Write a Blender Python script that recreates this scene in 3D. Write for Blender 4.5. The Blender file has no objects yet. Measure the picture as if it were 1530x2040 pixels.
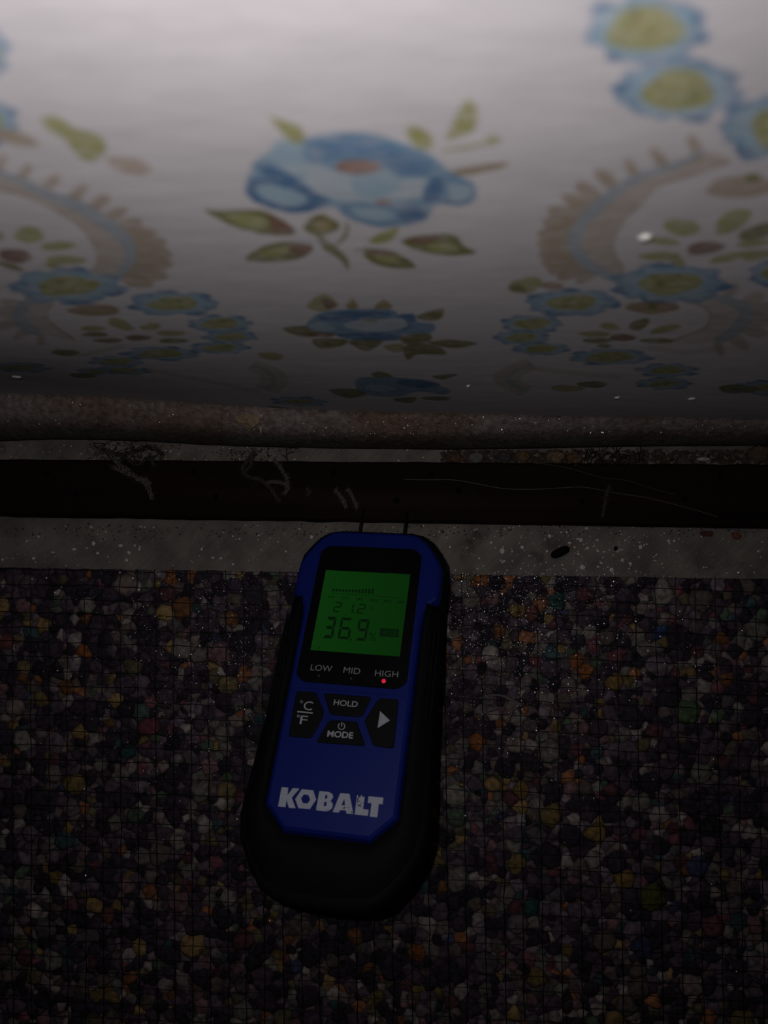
import bpy, math, random
import numpy as np
from mathutils import Matrix, Vector, noise as mnoise
random.seed(7)
rng = np.random.default_rng(7)
C = bpy.context.scene.collection
SC = bpy.context.scene

# ------------------------------------------------------------------ camera, world, flash, exposure
F, CX, CY = 1500.0, 765.0, 1020.0          # focal length and principal point, 1530x2040 frame
NAD = (800.0, 1050.0)                      # straight down in the picture
H = 0.340                                  # lens height over the concrete (m)
dn = np.array([(NAD[0]-CX)/F, (NAD[1]-CY)/F, 1.0]); dn /= np.linalg.norm(dn)
Zw = -dn
Xw = np.array([1.0, 0, 0]) - dn[0]*dn; Xw /= np.linalg.norm(Xw)
Yw = np.cross(Zw, Xw)
W = np.stack([Xw, Yw, Zw])                 # camera space (x right, y down, z forward) to world
CAM = np.array([0.0, 0.0, H])
cam = bpy.data.cameras.new('camera'); cam_o = bpy.data.objects.new('camera', cam); C.objects.link(cam_o)
rt, up, bk = W @ [1, 0, 0], W @ [0, -1, 0], W @ [0, 0, -1]
M = Matrix(((rt[0], up[0], bk[0], CAM[0]), (rt[1], up[1], bk[1], CAM[1]), (rt[2], up[2], bk[2], CAM[2]), (0, 0, 0, 1)))
cam_o.matrix_world = M
cam.sensor_fit = 'VERTICAL'; cam.sensor_height = 24.0; cam.lens = F/2040*24.0
cam.clip_start = 0.005; cam.clip_end = 10
cam.dof.use_dof = True; cam.dof.focus_distance = 0.315
cam.dof.aperture_fstop = cam.lens/1.9
SC.camera = cam_o

world = bpy.data.worlds.new('dark_room'); SC.world = world
world.use_nodes = True
world.node_tree.nodes['Background'].inputs[0].default_value = (0.5, 0.5, 0.55, 1)
world.node_tree.nodes['Background'].inputs[1].default_value = 0.0004

FLASH_W = 0.47
fl = bpy.data.lights.new('phone_flash', 'SPOT'); fl_o = bpy.data.objects.new('phone_flash', fl); C.objects.link(fl_o)
fl.energy = FLASH_W; fl.color = (1.0, 0.965, 0.955)
fl.shadow_soft_size = 0.0016; fl.spot_size = math.radians(150); fl.spot_blend = 1.0
fl_o.location = (-0.013, 0.009, H + 0.001)
fl_o.rotation_euler = (math.radians(6), 0, 0)

SC.view_settings.view_transform = 'Standard'
try: SC.view_settings.look = 'None'
except Exception: pass
SC.view_settings.gamma = 1.0; SC.view_settings.exposure = 0.0
SC.view_settings.use_curve_mapping = False
SC.cycles.use_denoising = True
SC.cycles.max_bounces = 6

# ------------------------------------------------------------------ helpers
def ray(u, v):
    d = W @ np.array([(u-CX)/F, (v-CY)/F, 1.0])
    return d
def on_floor(u, v, z=0.0):                 # point at height z seen at that place of the photograph
    d = ray(u, v); s = (z-H)/d[2]
    return CAM + s*d
WALL_Y = 0.0478
def on_wall(u, v, y=WALL_Y):
    d = ray(u, v); s = y/d[1]
    return CAM + s*d

def mesh(name, verts, faces, m=None, parent=None, smooth=False, col=None, fcols=None):
    me = bpy.data.meshes.new(name)
    me.from_pydata([tuple(map(float, v)) for v in verts], [], faces)
    if col is not None:
        a = me.color_attributes.new('tint', 'FLOAT_COLOR', 'POINT')
        c = np.ones((len(verts), 4), np.float32); c[:, :3] = col
        a.data.foreach_set('color', c.ravel())
    me.update()
    if smooth: me.polygons.foreach_set('use_smooth', [True]*len(me.polygons))
    o = bpy.data.objects.new(name, me); C.objects.link(o)
    if m: me.materials.append(m)
    if parent: o.parent = parent
    return o
def tag(o, label=None, cat=None, group=None, kind=None):
    if label: o['label'] = label
    if cat: o['category'] = cat
    if group: o['group'] = group
    if kind: o['kind'] = kind
    return o

def material(name, color=(.5, .5, .5), rough=.6, spec=.4, attr=False, nscale=200.0, namt=.0, bump=0.0, bscale=600.0, stretch=(1, 1, 1), metal=0.0, emit=None, estr=0.0, coat=0.0):
    m = bpy.data.materials.new(name); m.use_nodes = True
    nt = m.node_tree; b = nt.nodes['Principled BSDF']
    b.inputs['Base Color'].default_value = (*color, 1); b.inputs['Roughness'].default_value = rough
    b.inputs['Specular IOR Level'].default_value = spec; b.inputs['Metallic'].default_value = metal
    if coat: b.inputs['Coat Weight'].default_value = coat; b.inputs['Coat Roughness'].default_value = .08
    src = None
    if attr:
        a = nt.nodes.new('ShaderNodeVertexColor'); a.layer_name = 'tint'; src = a.outputs['Color']
    tc = nt.nodes.new('ShaderNodeTexCoord'); mp = nt.nodes.new('ShaderNodeMapping')
    mp.inputs['Scale'].default_value = stretch
    nt.links.new(tc.outputs['Object'], mp.inputs['Vector'])
    if namt:
        n = nt.nodes.new('ShaderNodeTexNoise'); n.inputs['Scale'].default_value = nscale; n.inputs['Detail'].default_value = 5
        nt.links.new(mp.outputs[0], n.inputs['Vector'])
        r = nt.nodes.new('ShaderNodeMapRange'); r.inputs['From Min'].default_value = .25; r.inputs['From Max'].default_value = .75
        r.inputs['To Min'].default_value = 1-namt; r.inputs['To Max'].default_value = 1+namt
        nt.links.new(n.outputs[0], r.inputs[0])
        mx = nt.nodes.new('ShaderNodeMix'); mx.data_type = 'RGBA'; mx.blend_type = 'MULTIPLY'; mx.inputs[0].default_value = 1
        if src: nt.links.new(src, mx.inputs[6])
        else: mx.inputs[6].default_value = (*color, 1)
        nt.links.new(r.outputs[0], mx.inputs[7]); src = mx.outputs[2]
    if src: nt.links.new(src, b.inputs['Base Color'])
    if bump:
        n2 = nt.nodes.new('ShaderNodeTexNoise'); n2.inputs['Scale'].default_value = bscale; n2.inputs['Detail'].default_value = 4
        nt.links.new(mp.outputs[0], n2.inputs['Vector'])
        bp = nt.nodes.new('ShaderNodeBump'); bp.inputs['Strength'].default_value = bump; bp.inputs['Distance'].default_value = .0005
        nt.links.new(n2.outputs[0], bp.inputs['Height']); nt.links.new(bp.outputs[0], b.inputs['Normal'])
    if emit:
        b.inputs['Emission Color'].default_value = (*emit, 1); b.inputs['Emission Strength'].default_value = estr
    return m

def tube(path, r, sides=5, taper=None):
    P = np.array(path, float); n = len(P)
    T = np.gradient(P, axis=0); T /= np.linalg.norm(T, axis=1)[:, None] + 1e-12
    V, Fc = [], []
    ref = np.array([0, 0, 1.0])
    for i in range(n):
        t = T[i]; a = np.cross(t, ref)
        if np.linalg.norm(a) < .05: a = np.cross(t, [1, 0, 0])
        a /= np.linalg.norm(a); b = np.cross(t, a)
        ri = r if taper is None else r*taper[i]
        for k in range(sides):
            g = 2*math.pi*k/sides
            V.append(P[i] + ri*(math.cos(g)*a + math.sin(g)*b))
    for i in range(n-1):
        for k in range(sides):
            k2 = (k+1) % sides
            Fc.append((i*sides+k, i*sides+k2, (i+1)*sides+k2, (i+1)*sides+k))
    Fc.append(tuple(range(sides-1, -1, -1))); Fc.append(tuple((n-1)*sides+k for k in range(sides)))
    return V, Fc
def join(parts):
    V, Fc = [], []
    for v, f in parts:
        o = len(V); V += list(v); Fc += [tuple(i+o for i in q) for q in f]
    return V, Fc
def spline(pts, n=8, closed=False):
    P = [np.array(p, float) for p in pts]; out = []
    m = len(P)
    rngi = range(m if closed else m-1)
    for i in rngi:
        if closed: p0, p1, p2, p3 = P[i-1], P[i], P[(i+1) % m], P[(i+2) % m]
        else: p0, p1, p2, p3 = P[max(i-1, 0)], P[i], P[i+1], P[min(i+2, m-1)]
        for k in range(n):
            t = k/n
            out.append(.5*((2*p1)+(-p0+p2)*t+(2*p0-5*p1+4*p2-p3)*t*t+(-p0+3*p1-3*p2+p3)*t**3))
    if not closed: out.append(P[-1])
    return out
def lathe_rings(rings, cap=True):          # matching closed rings of points, joined in order
    n = len(rings[0]); V = [p for r in rings for p in r]; Fc = []
    for i in range(len(rings)-1):
        for k in range(n):
            k2 = (k+1) % n
            Fc.append((i*n+k, i*n+k2, (i+1)*n+k2, (i+1)*n+k))
    if cap:
        Fc.append(tuple(range(n-1, -1, -1))); Fc.append(tuple((len(rings)-1)*n+k for k in range(n)))
    return V, Fc
def area2(P): return .5*sum(P[i-1][0]*P[i][1]-P[i][0]*P[i-1][1] for i in range(len(P)))
def inset(P, d):                           # inset of a counter-clockwise polygon by d
    n = len(P); out = []
    for i in range(n):
        a, b, c = np.array(P[i-1]), np.array(P[i]), np.array(P[(i+1) % n])
        e1 = (b-a)/np.linalg.norm(b-a); e2 = (c-b)/np.linalg.norm(c-b)
        n1 = np.array([-e1[1], e1[0]]); n2 = np.array([-e2[1], e2[0]])
        k = n1+n2; k = k/max(.3, (1+n1@n2))
        out.append(b+k*d)
    return out
def prism(P, z0, z1, bev=0.0):             # solid with a bevelled top
    P = [tuple(p) for p in P]
    if area2(P) < 0: P = P[::-1]
    rings = [[(x, y, z0) for x, y in P]]
    if bev:
        rings.append([(x, y, z1-bev) for x, y in P])
        q = inset(P, bev*.35); rings.append([(x, y, z1-bev*.3) for x, y in q])
        q = inset(P, bev); rings.append([(x, y, z1) for x, y in q])
    else: rings.append([(x, y, z1) for x, y in P])
    return lathe_rings(rings)
def rounded(P, r, n=4):                    # round the corners of a polygon
    out = []; m = len(P)
    for i in range(m):
        a, b, c = np.array(P[i-1], float), np.array(P[i], float), np.array(P[(i+1) % m], float)
        la, lc = np.linalg.norm(a-b), np.linalg.norm(c-b)
        rr = min(r, la*.45, lc*.45)
        p, q = b+(a-b)/la*rr, b+(c-b)/lc*rr
        for k in range(n+1):
            t = k/n; out.append((1-t)**2*p+2*t*(1-t)*b+t*t*q)
    return out
def blob(c, r, sq=(1, 1, 1), seed=0, n=7, m=4, rough=.25, rz=0.0):     # an irregular small lump
    rr = random.Random(seed); V = []; Fc = []
    ca, sa = math.cos(rz), math.sin(rz)
    for j in range(m+1):
        th = math.pi*j/m
        for k in range(n):
            ph = 2*math.pi*k/n
            q = r*(1+rough*(rr.random()*2-1))
            x, y, z = q*math.sin(th)*math.cos(ph)*sq[0], q*math.sin(th)*math.sin(ph)*sq[1], q*math.cos(th)*sq[2]
            V.append((c[0]+ca*x-sa*y, c[1]+sa*x+ca*y, c[2]+z))
    for j in range(m):
        for k in range(n):
            k2 = (k+1) % n
            Fc.append((j*n+k, (j+1)*n+k, (j+1)*n+k2, j*n+k2))
    return V, Fc

# ------------------------------------------------------------------ floor
def concrete():
    m = material('worn_concrete', (.172, .152, .138), rough=.75, spec=.3, nscale=70, namt=.42, bump=.5, bscale=900)
    nt = m.node_tree; b = nt.nodes['Principled BSDF']
    src = b.inputs['Base Color'].links[0].from_socket
    tc = nt.nodes.new('ShaderNodeTexCoord')
    mp = nt.nodes.new('ShaderNodeMapping'); mp.vector_type = 'TEXTURE'; mp.inputs['Rotation'].default_value = (0, 0, .75); mp.inputs['Scale'].default_value = (.02, .0012, .02)
    nt.links.new(tc.outputs['Object'], mp.inputs[0])
    n = nt.nodes.new('ShaderNodeTexNoise'); n.inputs['Scale'].default_value = 1; n.inputs['Detail'].default_value = 3
    nt.links.new(mp.outputs[0], n.inputs['Vector'])
    r = nt.nodes.new('ShaderNodeMapRange'); r.inputs['From Min'].default_value = .35; r.inputs['From Max'].default_value = .7
    r.inputs['To Min'].default_value = .90; r.inputs['To Max'].default_value = 1.12
    nt.links.new(n.outputs[0], r.inputs[0])
    # rust-brown dirt in irregular patches
    n3 = nt.nodes.new('ShaderNodeTexNoise'); n3.inputs['Scale'].default_value = 45; n3.inputs['Detail'].default_value = 8; n3.inputs['Roughness'].default_value = .7
    nt.links.new(tc.outputs['Object'], n3.inputs['Vector'])
    r3 = nt.nodes.new('ShaderNodeMapRange'); r3.inputs['From Min'].default_value = .56; r3.inputs['From Max'].default_value = .72
    nt.links.new(n3.outputs[0], r3.inputs[0])
    mx = nt.nodes.new('ShaderNodeMix'); mx.data_type = 'RGBA'; mx.blend_type = 'MULTIPLY'; mx.inputs[0].default_value = 1
    nt.links.new(src, mx.inputs[6]); nt.links.new(r.outputs[0], mx.inputs[7])
    mx2 = nt.nodes.new('ShaderNodeMix'); mx2.data_type = 'RGBA'; mx2.inputs[7].default_value = (.075, .05, .042, 1)
    nt.links.new(r3.outputs[0], mx2.inputs[0]); nt.links.new(mx.outputs[2], mx2.inputs[6])
    nt.links.new(mx2.outputs[2], b.inputs['Base Color'])
    return m
M_conc = concrete()
fv, ff = prism([(-.45, -.45), (.45, -.45), (.45, .10), (-.45, .10)], -.02, 0)
floor = tag(mesh('floor', fv, ff, M_conc), 'bare grey concrete slab between the wall and the carpet pad', kind='structure')
# droplets of white paint on the slab: too many and too small to pick apart
parts = []
M_paint = material('old_paint', (.62, .6, .57), rough=.7, namt=.25, nscale=900)
def speck(u, v, rp, seed):
    p = on_floor(u, v, 0.0); r = rp/F*H
    return blob((p[0], p[1], .00005), r, (1, random.uniform(.7, 1.2), .25), seed, 7, 3, .3)
for i in range(620):
    u = random.uniform(-150, 1680); v = random.uniform(1046, 1150)
    if random.random() < .35: u = random.gauss(1130, 150)
    rp = min(3.8, random.lognormvariate(.1, .5))
    parts.append(speck(u, v, rp, i))
for i in range(90):
    parts.append(speck(random.uniform(-50, 1000), random.uniform(885, 918), random.uniform(.7, 1.8), 900+i))
for i, (u, v, rp) in enumerate([(240, 1087, 5), (186, 1083, 4.5), (257, 1101, 4.5), (67, 1112, 4), (148, 1094, 4), (280, 1049, 2.5), (1095, 1068, 4), (1040, 1090, 4), (1000, 1098, 5), (1157, 1076, 4), (1160, 1130, 6), (1218, 1135, 5), (1190, 1076, 3.5), (1240, 1116, 3.5), (1256, 1123, 4), (1170, 1092, 3.5), (440, 1112, 3)]):
    parts.append(speck(u, v, rp, 2000+i))
v, f = join(parts)
tag(mesh('paint_speck', v, f, M_paint, floor), kind='stuff')

UPP = [(-250, 778), (0, 783), (150, 788), (300, 797), (450, 808), (600, 815), (750, 820), (900, 823), (1100, 828), (1300, 831), (1530, 835), (1800, 838)]
def interp(tab, x): return np.interp(x, [t[0] for t in tab], [t[1] for t in tab])
FOOT = np.array([on_floor(u, interp(UPP, u), .028) for u in range(-260, 1830, 30)])
def wall_y(x, z):                          # the wall is plane above and bows slightly at its foot
    t = np.clip((.17-z)/(.17-.028), 0, 1); t = t*t*(3-2*t)
    return WALL_Y+(np.interp(x, FOOT[:, 0], FOOT[:, 1])-WALL_Y)*t
# ------------------------------------------------------------------ wall with printed wallpaper
xs = np.concatenate([np.arange(-.235, -.11, .0008), np.arange(-.11, .125, .00052), np.arange(.125, .245, .0008)])
dz = []; d = 0.000
while d < .334:
    dz.append(d); d += .00045 + .00025*min(1, d/.25)
zs = H - np.array(dz) + .012
zs = np.concatenate([[H+.16, H+.08], zs])
NX, NZ = len(xs), len(zs)
PAPER = np.array([.70, .662, .695])
tint = np.tile(PAPER, (NZ, NX, 1))
dxs = np.gradient(xs); dzs = np.abs(np.gradient(zs))
def paint(poly, color, alpha=1.0):         # fill a printed shape, given as wall points (X, Z) in metres
    P = np.array(poly, float)
    x0, x1, z0, z1 = P[:, 0].min(), P[:, 0].max(), P[:, 1].min(), P[:, 1].max()
    i0, i1 = np.searchsorted(xs, [x0-.001, x1+.001])
    k = np.nonzero((zs > z0-.001) & (zs < z1+.001))[0]
    if i1 <= i0 or len(k) == 0: return
    k0, k1 = k[0], k[-1]+1
    cov = np.zeros((k1-k0, i1-i0))
    for ox, oz in ((-.3, -.15), (.1, -.35), (.3, .15), (-.1, .35)):
        X = xs[i0:i1][None, :] + ox*dxs[i0:i1][None, :]*1.2
        Z = zs[k0:k1][:, None] + oz*dzs[k0:k1][:, None]*1.2
        ins = np.zeros(cov.shape, bool)
        a = P[-1]
        for b in P:
            if a[1] != b[1]:
                c = (a[1] > Z) != (b[1] > Z)
                ins ^= c & (X < (b[0]-a[0])*(Z-a[1])/(b[1]-a[1])+a[0])
            a = b
        cov += ins*.25
    A = (cov*alpha)[..., None]
    tint[k0:k1, i0:i1] = tint[k0:k1, i0:i1]*(1-A) + np.array(color)*A
def wp(pts): return [(q[0], q[2]) for q in (on_wall(u, v) for u, v in pts)]
def shape(pts, color, alpha=1.0, smooth=True):
    pts = spline(pts, 5, True) if smooth else pts
    paint(wp(pts), color, alpha)
def ell(u, v, a, b, color, alpha=1.0, rot=0.0, n=18, wob=0.0, seed=0):
    rr = random.Random(seed); ph = rr.random()*6
    c, s = math.cos(rot), math.sin(rot); P = []
    for k in range(n):
        t = 2*math.pi*k/n; q = 1+wob*math.sin(3*t+ph)+wob*.6*math.sin(5*t+2*ph)
        x, y = a*q*math.cos(t), b*q*math.sin(t)
        P.append((u+c*x-s*y, v+s*x+c*y))
    paint(wp(P), color, alpha)
def stroke(pts, wd, color, alpha=1.0, vs=1.0):
    P = np.array(spline(pts, 6)); T = np.gradient(P, axis=0); T /= np.linalg.norm(T, axis=1)[:, None]
    N = np.stack([-T[:, 1], T[:, 0]*1.0], 1)
    wv = np.interp(np.linspace(0, 1, len(P)), np.linspace(0, 1, len(wd)), wd) if isinstance(wd, (list, tuple)) else np.full(len(P), wd)
    L = P + N*wv[:, None]*.5*np.array([1, vs]); R_ = P - N*wv[:, None]*.5*np.array([1, vs])
    paint(wp(list(L)+list(R_[::-1])), color, alpha)
B_D, B_M, B_L, B_W = (.10, .20, .37), (.19, .32, .48), (.36, .49, .60), (.49, .56, .63)
G_, GD, BR, TAN, SLATE = (.38, .37, .16), (.22, .21, .08), (.24, .13, .09), (.44, .35, .27), (.38, .42, .48)
def daisy(u, v, a, b, ga, gb, seed, dark=0.0):
    rr = random.Random(seed); n = 7; p0 = rr.random()*6
    dk = lambda c: tuple(np.array(c)*(1-dark))
    for k in range(n):
        t = p0+2*math.pi*(k+rr.uniform(-.15, .15))/n; q = rr.uniform(.56, .64)
        x, y = u+a*q*math.cos(t), v+b*q*math.sin(t)
        ell(x, y, a*.36, b*.36, dk(B_M), .8, 0, wob=.14, seed=seed+k)
        if k % 2 == 0: ell(u+a*.80*math.cos(t+.1), v+b*.80*math.sin(t+.1), a*.19, b*.17, dk(B_D), .8, 0, wob=.12, seed=seed+k+1)
        ell(u+a*.50*math.cos(t), v+b*.50*math.sin(t), a*.31, b*.29, dk(B_L), .75, 0, wob=.1, seed=seed+k+3)
    ell(u, v, ga*1.25, gb*1.25, dk(B_L), .7)
    ell(u, v, ga, gb, dk(G_), .95, -.05, wob=.08, seed=seed)
    for k in range(14):
        t = rr.random()*6.28; q = rr.random()**.5*.85
        ell(u+ga*q*math.cos(t), v+gb*q*math.sin(t), ga*.14, gb*.14, (.52, .46, .27) if k % 2 else GD, .7, 0, 8)
# -- blue flower in the middle, nearest the lens
def q1(pts): return [(400+x/2.39, 180+y/2.39) for x, y in pts]
L1 = [([(320, 300), (490, 230), (700, 200), (900, 230), (1100, 310), (1180, 385), (1300, 450), (1290, 530), (1130, 540), (1080, 600), (960, 645), (740, 625), (660, 565), (560, 565), (450, 580), (300, 552), (215, 480), (250, 352)], (.27, .40, .54)),
      ([(490, 280), (520, 230), (600, 215), (700, 200), (800, 210), (880, 225), (960, 270), (1040, 290), (1100, 320), (1090, 400), (1000, 415), (900, 395), (840, 350), (760, 330), (650, 335), (560, 355), (500, 330)], B_M),
      ([(560, 260), (700, 225), (850, 250), (1000, 330), (1060, 390), (940, 390), (840, 330), (700, 310), (600, 320)], (.15, .27, .45)),
      ([(320, 310), (365, 240), (450, 250), (500, 320), (530, 440), (460, 450), (380, 370)], B_L),
      ([(240, 352), (330, 358), (420, 395), (500, 450), (600, 515), (560, 540), (430, 470), (330, 420)], B_D),
      ([(215, 470), (240, 425), (330, 425), (430, 445), (530, 495), (620, 525), (560, 560), (500, 582), (400, 580), (300, 552), (235, 515)], B_D),
      ([(262, 475), (290, 450), (360, 452), (450, 480), (510, 520), (460, 550), (380, 545), (300, 515)], B_L),
      ([(500, 375), (560, 352), (650, 385), (760, 408), (880, 385), (960, 425), (1090, 425), (1060, 500), (960, 520), (820, 530), (700, 525), (600, 508), (520, 460)], B_W),
      ([(720, 420), (880, 400), (960, 440), (900, 500), (760, 510)], B_L),
      ([(1090, 415), (1180, 385), (1240, 410), (1300, 450), (1295, 525), (1230, 552), (1130, 535), (1060, 510)], B_M),
      ([(1180, 450), (1270, 450), (1280, 510), (1200, 520)], B_L),
      ([(1070, 470), (1120, 410), (1160, 440), (1120, 520), (1060, 530)], B_D),
      ([(660, 545), (780, 538), (900, 550), (1000, 535), (1085, 570), (1070, 620), (970, 642), (850, 652), (740, 622), (670, 590)], B_M),
      ([(720, 560), (840, 560), (930, 590), (860, 625), (750, 605)], B_L),
      ([(960, 550), (1070, 575), (1050, 615), (960, 630)], B_D),
      ([(325, 115), (400, 145), (470, 170), (497, 230), (465, 255), (410, 230), (360, 170)], G_),
      ([(985, 170), (1050, 180), (1105, 230), (1092, 278), (1020, 270), (988, 220)], G_),
      ([(1280, 40), (1320, 110), (1300, 190), (1220, 225), (1165, 235), (1200, 160), (1240, 80)], G_),
      ([(1190, 392), (1290, 362), (1470, 345), (1400, 378), (1280, 402)], (.29, .22, .10)),
      ([(20, 570), (110, 575), (260, 568), (340, 588), (430, 645), (445, 688), (300, 685), (180, 655), (90, 615)], GD),
      ([(120, 600), (250, 590), (330, 640), (230, 655)], G_),
      ([(330, 595), (430, 650), (435, 682), (350, 678)], BR),
      ([(490, 650), (560, 588), (640, 620), (662, 650), (620, 682), (540, 692)], GD), ([(540, 640), (600, 620), (630, 650), (570, 670)], (.38, .30, .14)),
      ([(212, 802), (300, 740), (420, 720), (532, 740), (510, 782), (430, 812), (300, 818)], GD), ([(270, 785), (350, 750), (430, 750), (380, 790)], G_), ([(430, 730), (530, 742), (500, 782), (440, 780)], BR),
      ([(778, 760), (880, 758), (960, 788), (1025, 842), (900, 845), (800, 812)], GD), ([(820, 785), (900, 785), (950, 815), (870, 820)], G_), ([(790, 765), (880, 762), (900, 785), (820, 785)], BR),
      ([(955, 720), (1060, 688), (1210, 690), (1250, 740), (1315, 775), (1180, 787), (1050, 768)], GD), ([(1080, 735), (1190, 730), (1230, 760), (1120, 768)], G_), ([(980, 715), (1100, 692), (1150, 705), (1050, 730)], BR),
      ([(798, 722), (850, 680), (942, 655), (912, 710), (850, 732)], G_)]
for P, c in L1: shape(q1(P), c, 1.0)
ell(*q1([(750, 365)])[0], 46, 14, (.34, .17, .12), .95); ell(*q1([(870, 535)])[0], 18, 6, (.33, .2, .2), .9)
for P, wd, c in (([(1140, 290), (1280, 270), (1420, 238)], [3, 9, 3], G_), ([(560, 690), (600, 740), (680, 800), (700, 860)], [4, 20, 14, 3], GD), ([(700, 625), (690, 690), (640, 740)], [3, 9, 4], GD), ([(440, 650), (470, 700), (560, 730), (640, 720)], [2, 3, 2], B_W), ([(730, 770), (800, 745)], [3, 3], GD)):
    stroke(q1(P), wd, c, .9)
ell(*q1([(1390, 240)])[0], 17, 9, G_, .9, -.1)
# -- second flower below it
def q2(pts): return [(520+x/3.1875, 560+y/3.1875) for x, y in pts]
for P, c in [([(290, 160), (350, 100), (420, 85), (490, 150), (440, 185), (350, 190)], G_), ([(390, 110), (480, 140), (440, 180), (400, 160)], BR),
             ([(540, 160), (580, 110), (615, 160), (580, 180)], (.36, .28, .13)), ([(715, 170), (780, 115), (835, 165), (780, 185)], (.36, .27, .12)),
             ([(990, 220), (1150, 175), (1140, 240), (1040, 250)], GD),
             ([(330, 225), (420, 190), (640, 175), (840, 185), (870, 215), (970, 205), (1000, 260), (1100, 270), (1080, 330), (900, 340), (880, 375), (600, 378), (470, 340), (290, 300), (300, 260)], B_M),
             ([(350, 225), (600, 185), (820, 200), (760, 240), (480, 260)], B_D), ([(860, 220), (970, 215), (960, 290), (900, 310)], B_D), ([(480, 335), (700, 325), (880, 345), (820, 375), (560, 370)], B_D),
             ([(520, 275), (650, 245), (800, 240), (900, 240), (920, 290), (760, 320), (600, 310)], B_W), ([(300, 280), (400, 265), (470, 310), (360, 315)], B_L),
             ([(640, 250), (740, 240), (720, 262)], (.3, .24, .15)),
             ([(135, 300), (280, 285), (320, 310), (470, 340), (380, 355), (240, 350)], GD), ([(240, 340), (460, 335), (420, 356)], BR),
             ([(330, 370), (540, 370), (520, 410), (380, 430)], GD), ([(560, 380), (770, 380), (690, 440), (620, 430)], GD), ([(780, 410), (900, 400), (890, 450), (820, 445)], G_),
             ([(890, 350), (1070, 335), (1060, 390), (920, 400)], GD), ([(1060, 390), (1200, 372), (1370, 395), (1240, 425), (1120, 410)], GD), ([(910, 410), (1100, 405), (1175, 465), (1000, 465), (930, 500)], GD)]:
    shape(q2(P), c, .95)
# -- third flower, near the foot of the wall
for P, c in [([(620, 620), (760, 610), (960, 620), (1190, 680), (1160, 715), (1000, 700), (860, 735), (640, 720), (600, 660)], B_M), ([(850, 640), (1000, 620), (1140, 655), (1000, 675)], B_D), ([(660, 670), (780, 660), (860, 690), (720, 705)], B_L),
             ([(430, 700), (600, 690), (660, 730), (540, 750)], GD), ([(850, 745), (980, 735), (960, 770), (860, 765)], GD), ([(1090, 600), (1250, 585), (1160, 620)], GD), ([(700, 590), (760, 575), (840, 605), (740, 615)], GD)]:
    shape(q2(P), c, .9)
# -- acanthus plumes with a slate blue rib
def plume(rib, lobes, inner, seed, a=.85):
    poly = list(rib)+list(inner[::-1])
    shape(poly, TAN, a*.75)
    for i, (u, v, lu, lv) in enumerate(lobes):
        L = math.hypot(lu-u, lv-v); ang = math.atan2(lv-v, lu-u)
        ell((u+lu)/2, (v+lv)/2, L*.60, max(9, L*.25), TAN, a, ang, wob=.05, seed=seed+i)
        stroke([(u, v), (lu, lv)], 2.2, (.33, .25, .19), .35)
    stroke(inner, 5, (.36, .27, .20), .5)
    for k in range(0, len(rib)-1):
        u, v = rib[k]
        j = min(len(inner)-1, int(round(k*(len(inner)-1)/(len(rib)-1))))
        stroke([(u, v), ((u+inner[j][0])/2, (v+inner[j][1])/2+3), inner[j]], 3, (.36, .27, .20), .35)
    stroke(rib, [9, 17, 25, 27, 24, 14], SLATE, .95)
    stroke([(x+3, y+2) for x, y in rib], [2, 4, 6, 6, 4], (.40, .47, .53), .6)
ribR = [(1400, 302), (1338, 333), (1283, 349), (1236, 376), (1185, 416), (1155, 452), (1143, 480), (1152, 505), (1173, 529), (1204, 545), (1234, 560)]
lobR = [(1393, 318, 1376, 270), (1330, 338, 1300, 300), (1272, 355, 1247, 318), (1230, 378, 1190, 340), (1200, 400, 1150, 368), (1180, 420, 1124, 393), (1162, 440, 1096, 421), (1150, 455, 1086, 444), (1142, 470, 1076, 466), (1140, 482, 1076, 486), (1143, 495, 1079, 504), (1148, 505, 1084, 521), (1156, 515, 1094, 538), (1170, 528, 1115, 552), (1190, 540, 1150, 560)]
innR = [(1455, 322), (1385, 348), (1310, 372), (1276, 408), (1246, 436), (1228, 466), (1221, 490), (1228, 513), (1244, 535)]
plume(ribR, lobR, innR, 50)
ribL = [(-30, 335), (30, 356), (94, 388), (157, 411), (208, 443), (243, 470), (260, 502), (251, 529), (226, 558)]
lobL = [(-10, 345, 8, 312), (35, 360, 60, 330), (85, 385, 115, 350), (135, 402, 170, 372), (175, 420, 215, 393), (205, 440, 250, 418), (228, 456, 280, 442), (245, 472, 305, 464), (256, 488, 325, 484), (260, 503, 335, 505), (258, 518, 335, 526), (250, 534, 325, 548), (240, 548, 300, 565)]
innL = [(-20, 372), (60, 395), (120, 425), (160, 452), (185, 485), (195, 515), (185, 542)]
plume(ribL, lobL, innL, 80)
rib2 = [(1400, 585), (1455, 600), (1483, 615), (1485, 633), (1463, 658), (1428, 678)]
plume(rib2, [(1440, 595, 1470, 568), (1475, 606, 1520, 588), (1487, 620, 1540, 612), (1486, 635, 1540, 640), (1474, 650, 1525, 664), (1450, 668, 1490, 690), (1425, 678, 1440, 704)], [(1370, 600), (1400, 612), (1415, 630), (1400, 655), (1330, 680)], 110, .6)
rib2l = [(95, 585), (59, 600), (43, 615), (38, 631), (51, 650), (80, 664)]
plume(rib2l, [(60, 595, 40, 572), (45, 610, 5, 600), (38, 622, -10, 622), (40, 640, -5, 650), (60, 655, 30, 675), (85, 668, 80, 690)], [(110, 600), (95, 618), (95, 635), (110, 650), (150, 680)], 130, .6)
for rib, i in (([(1060, 722), (1020, 740), (1015, 758), (1050, 775)], 150), ([(500, 730), (535, 745), (545, 765), (530, 785)], 170)):
    stroke([(x, y) for x, y in rib], 60, TAN, .45, .35); stroke(rib, 12, SLATE, .7, .5)
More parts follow.
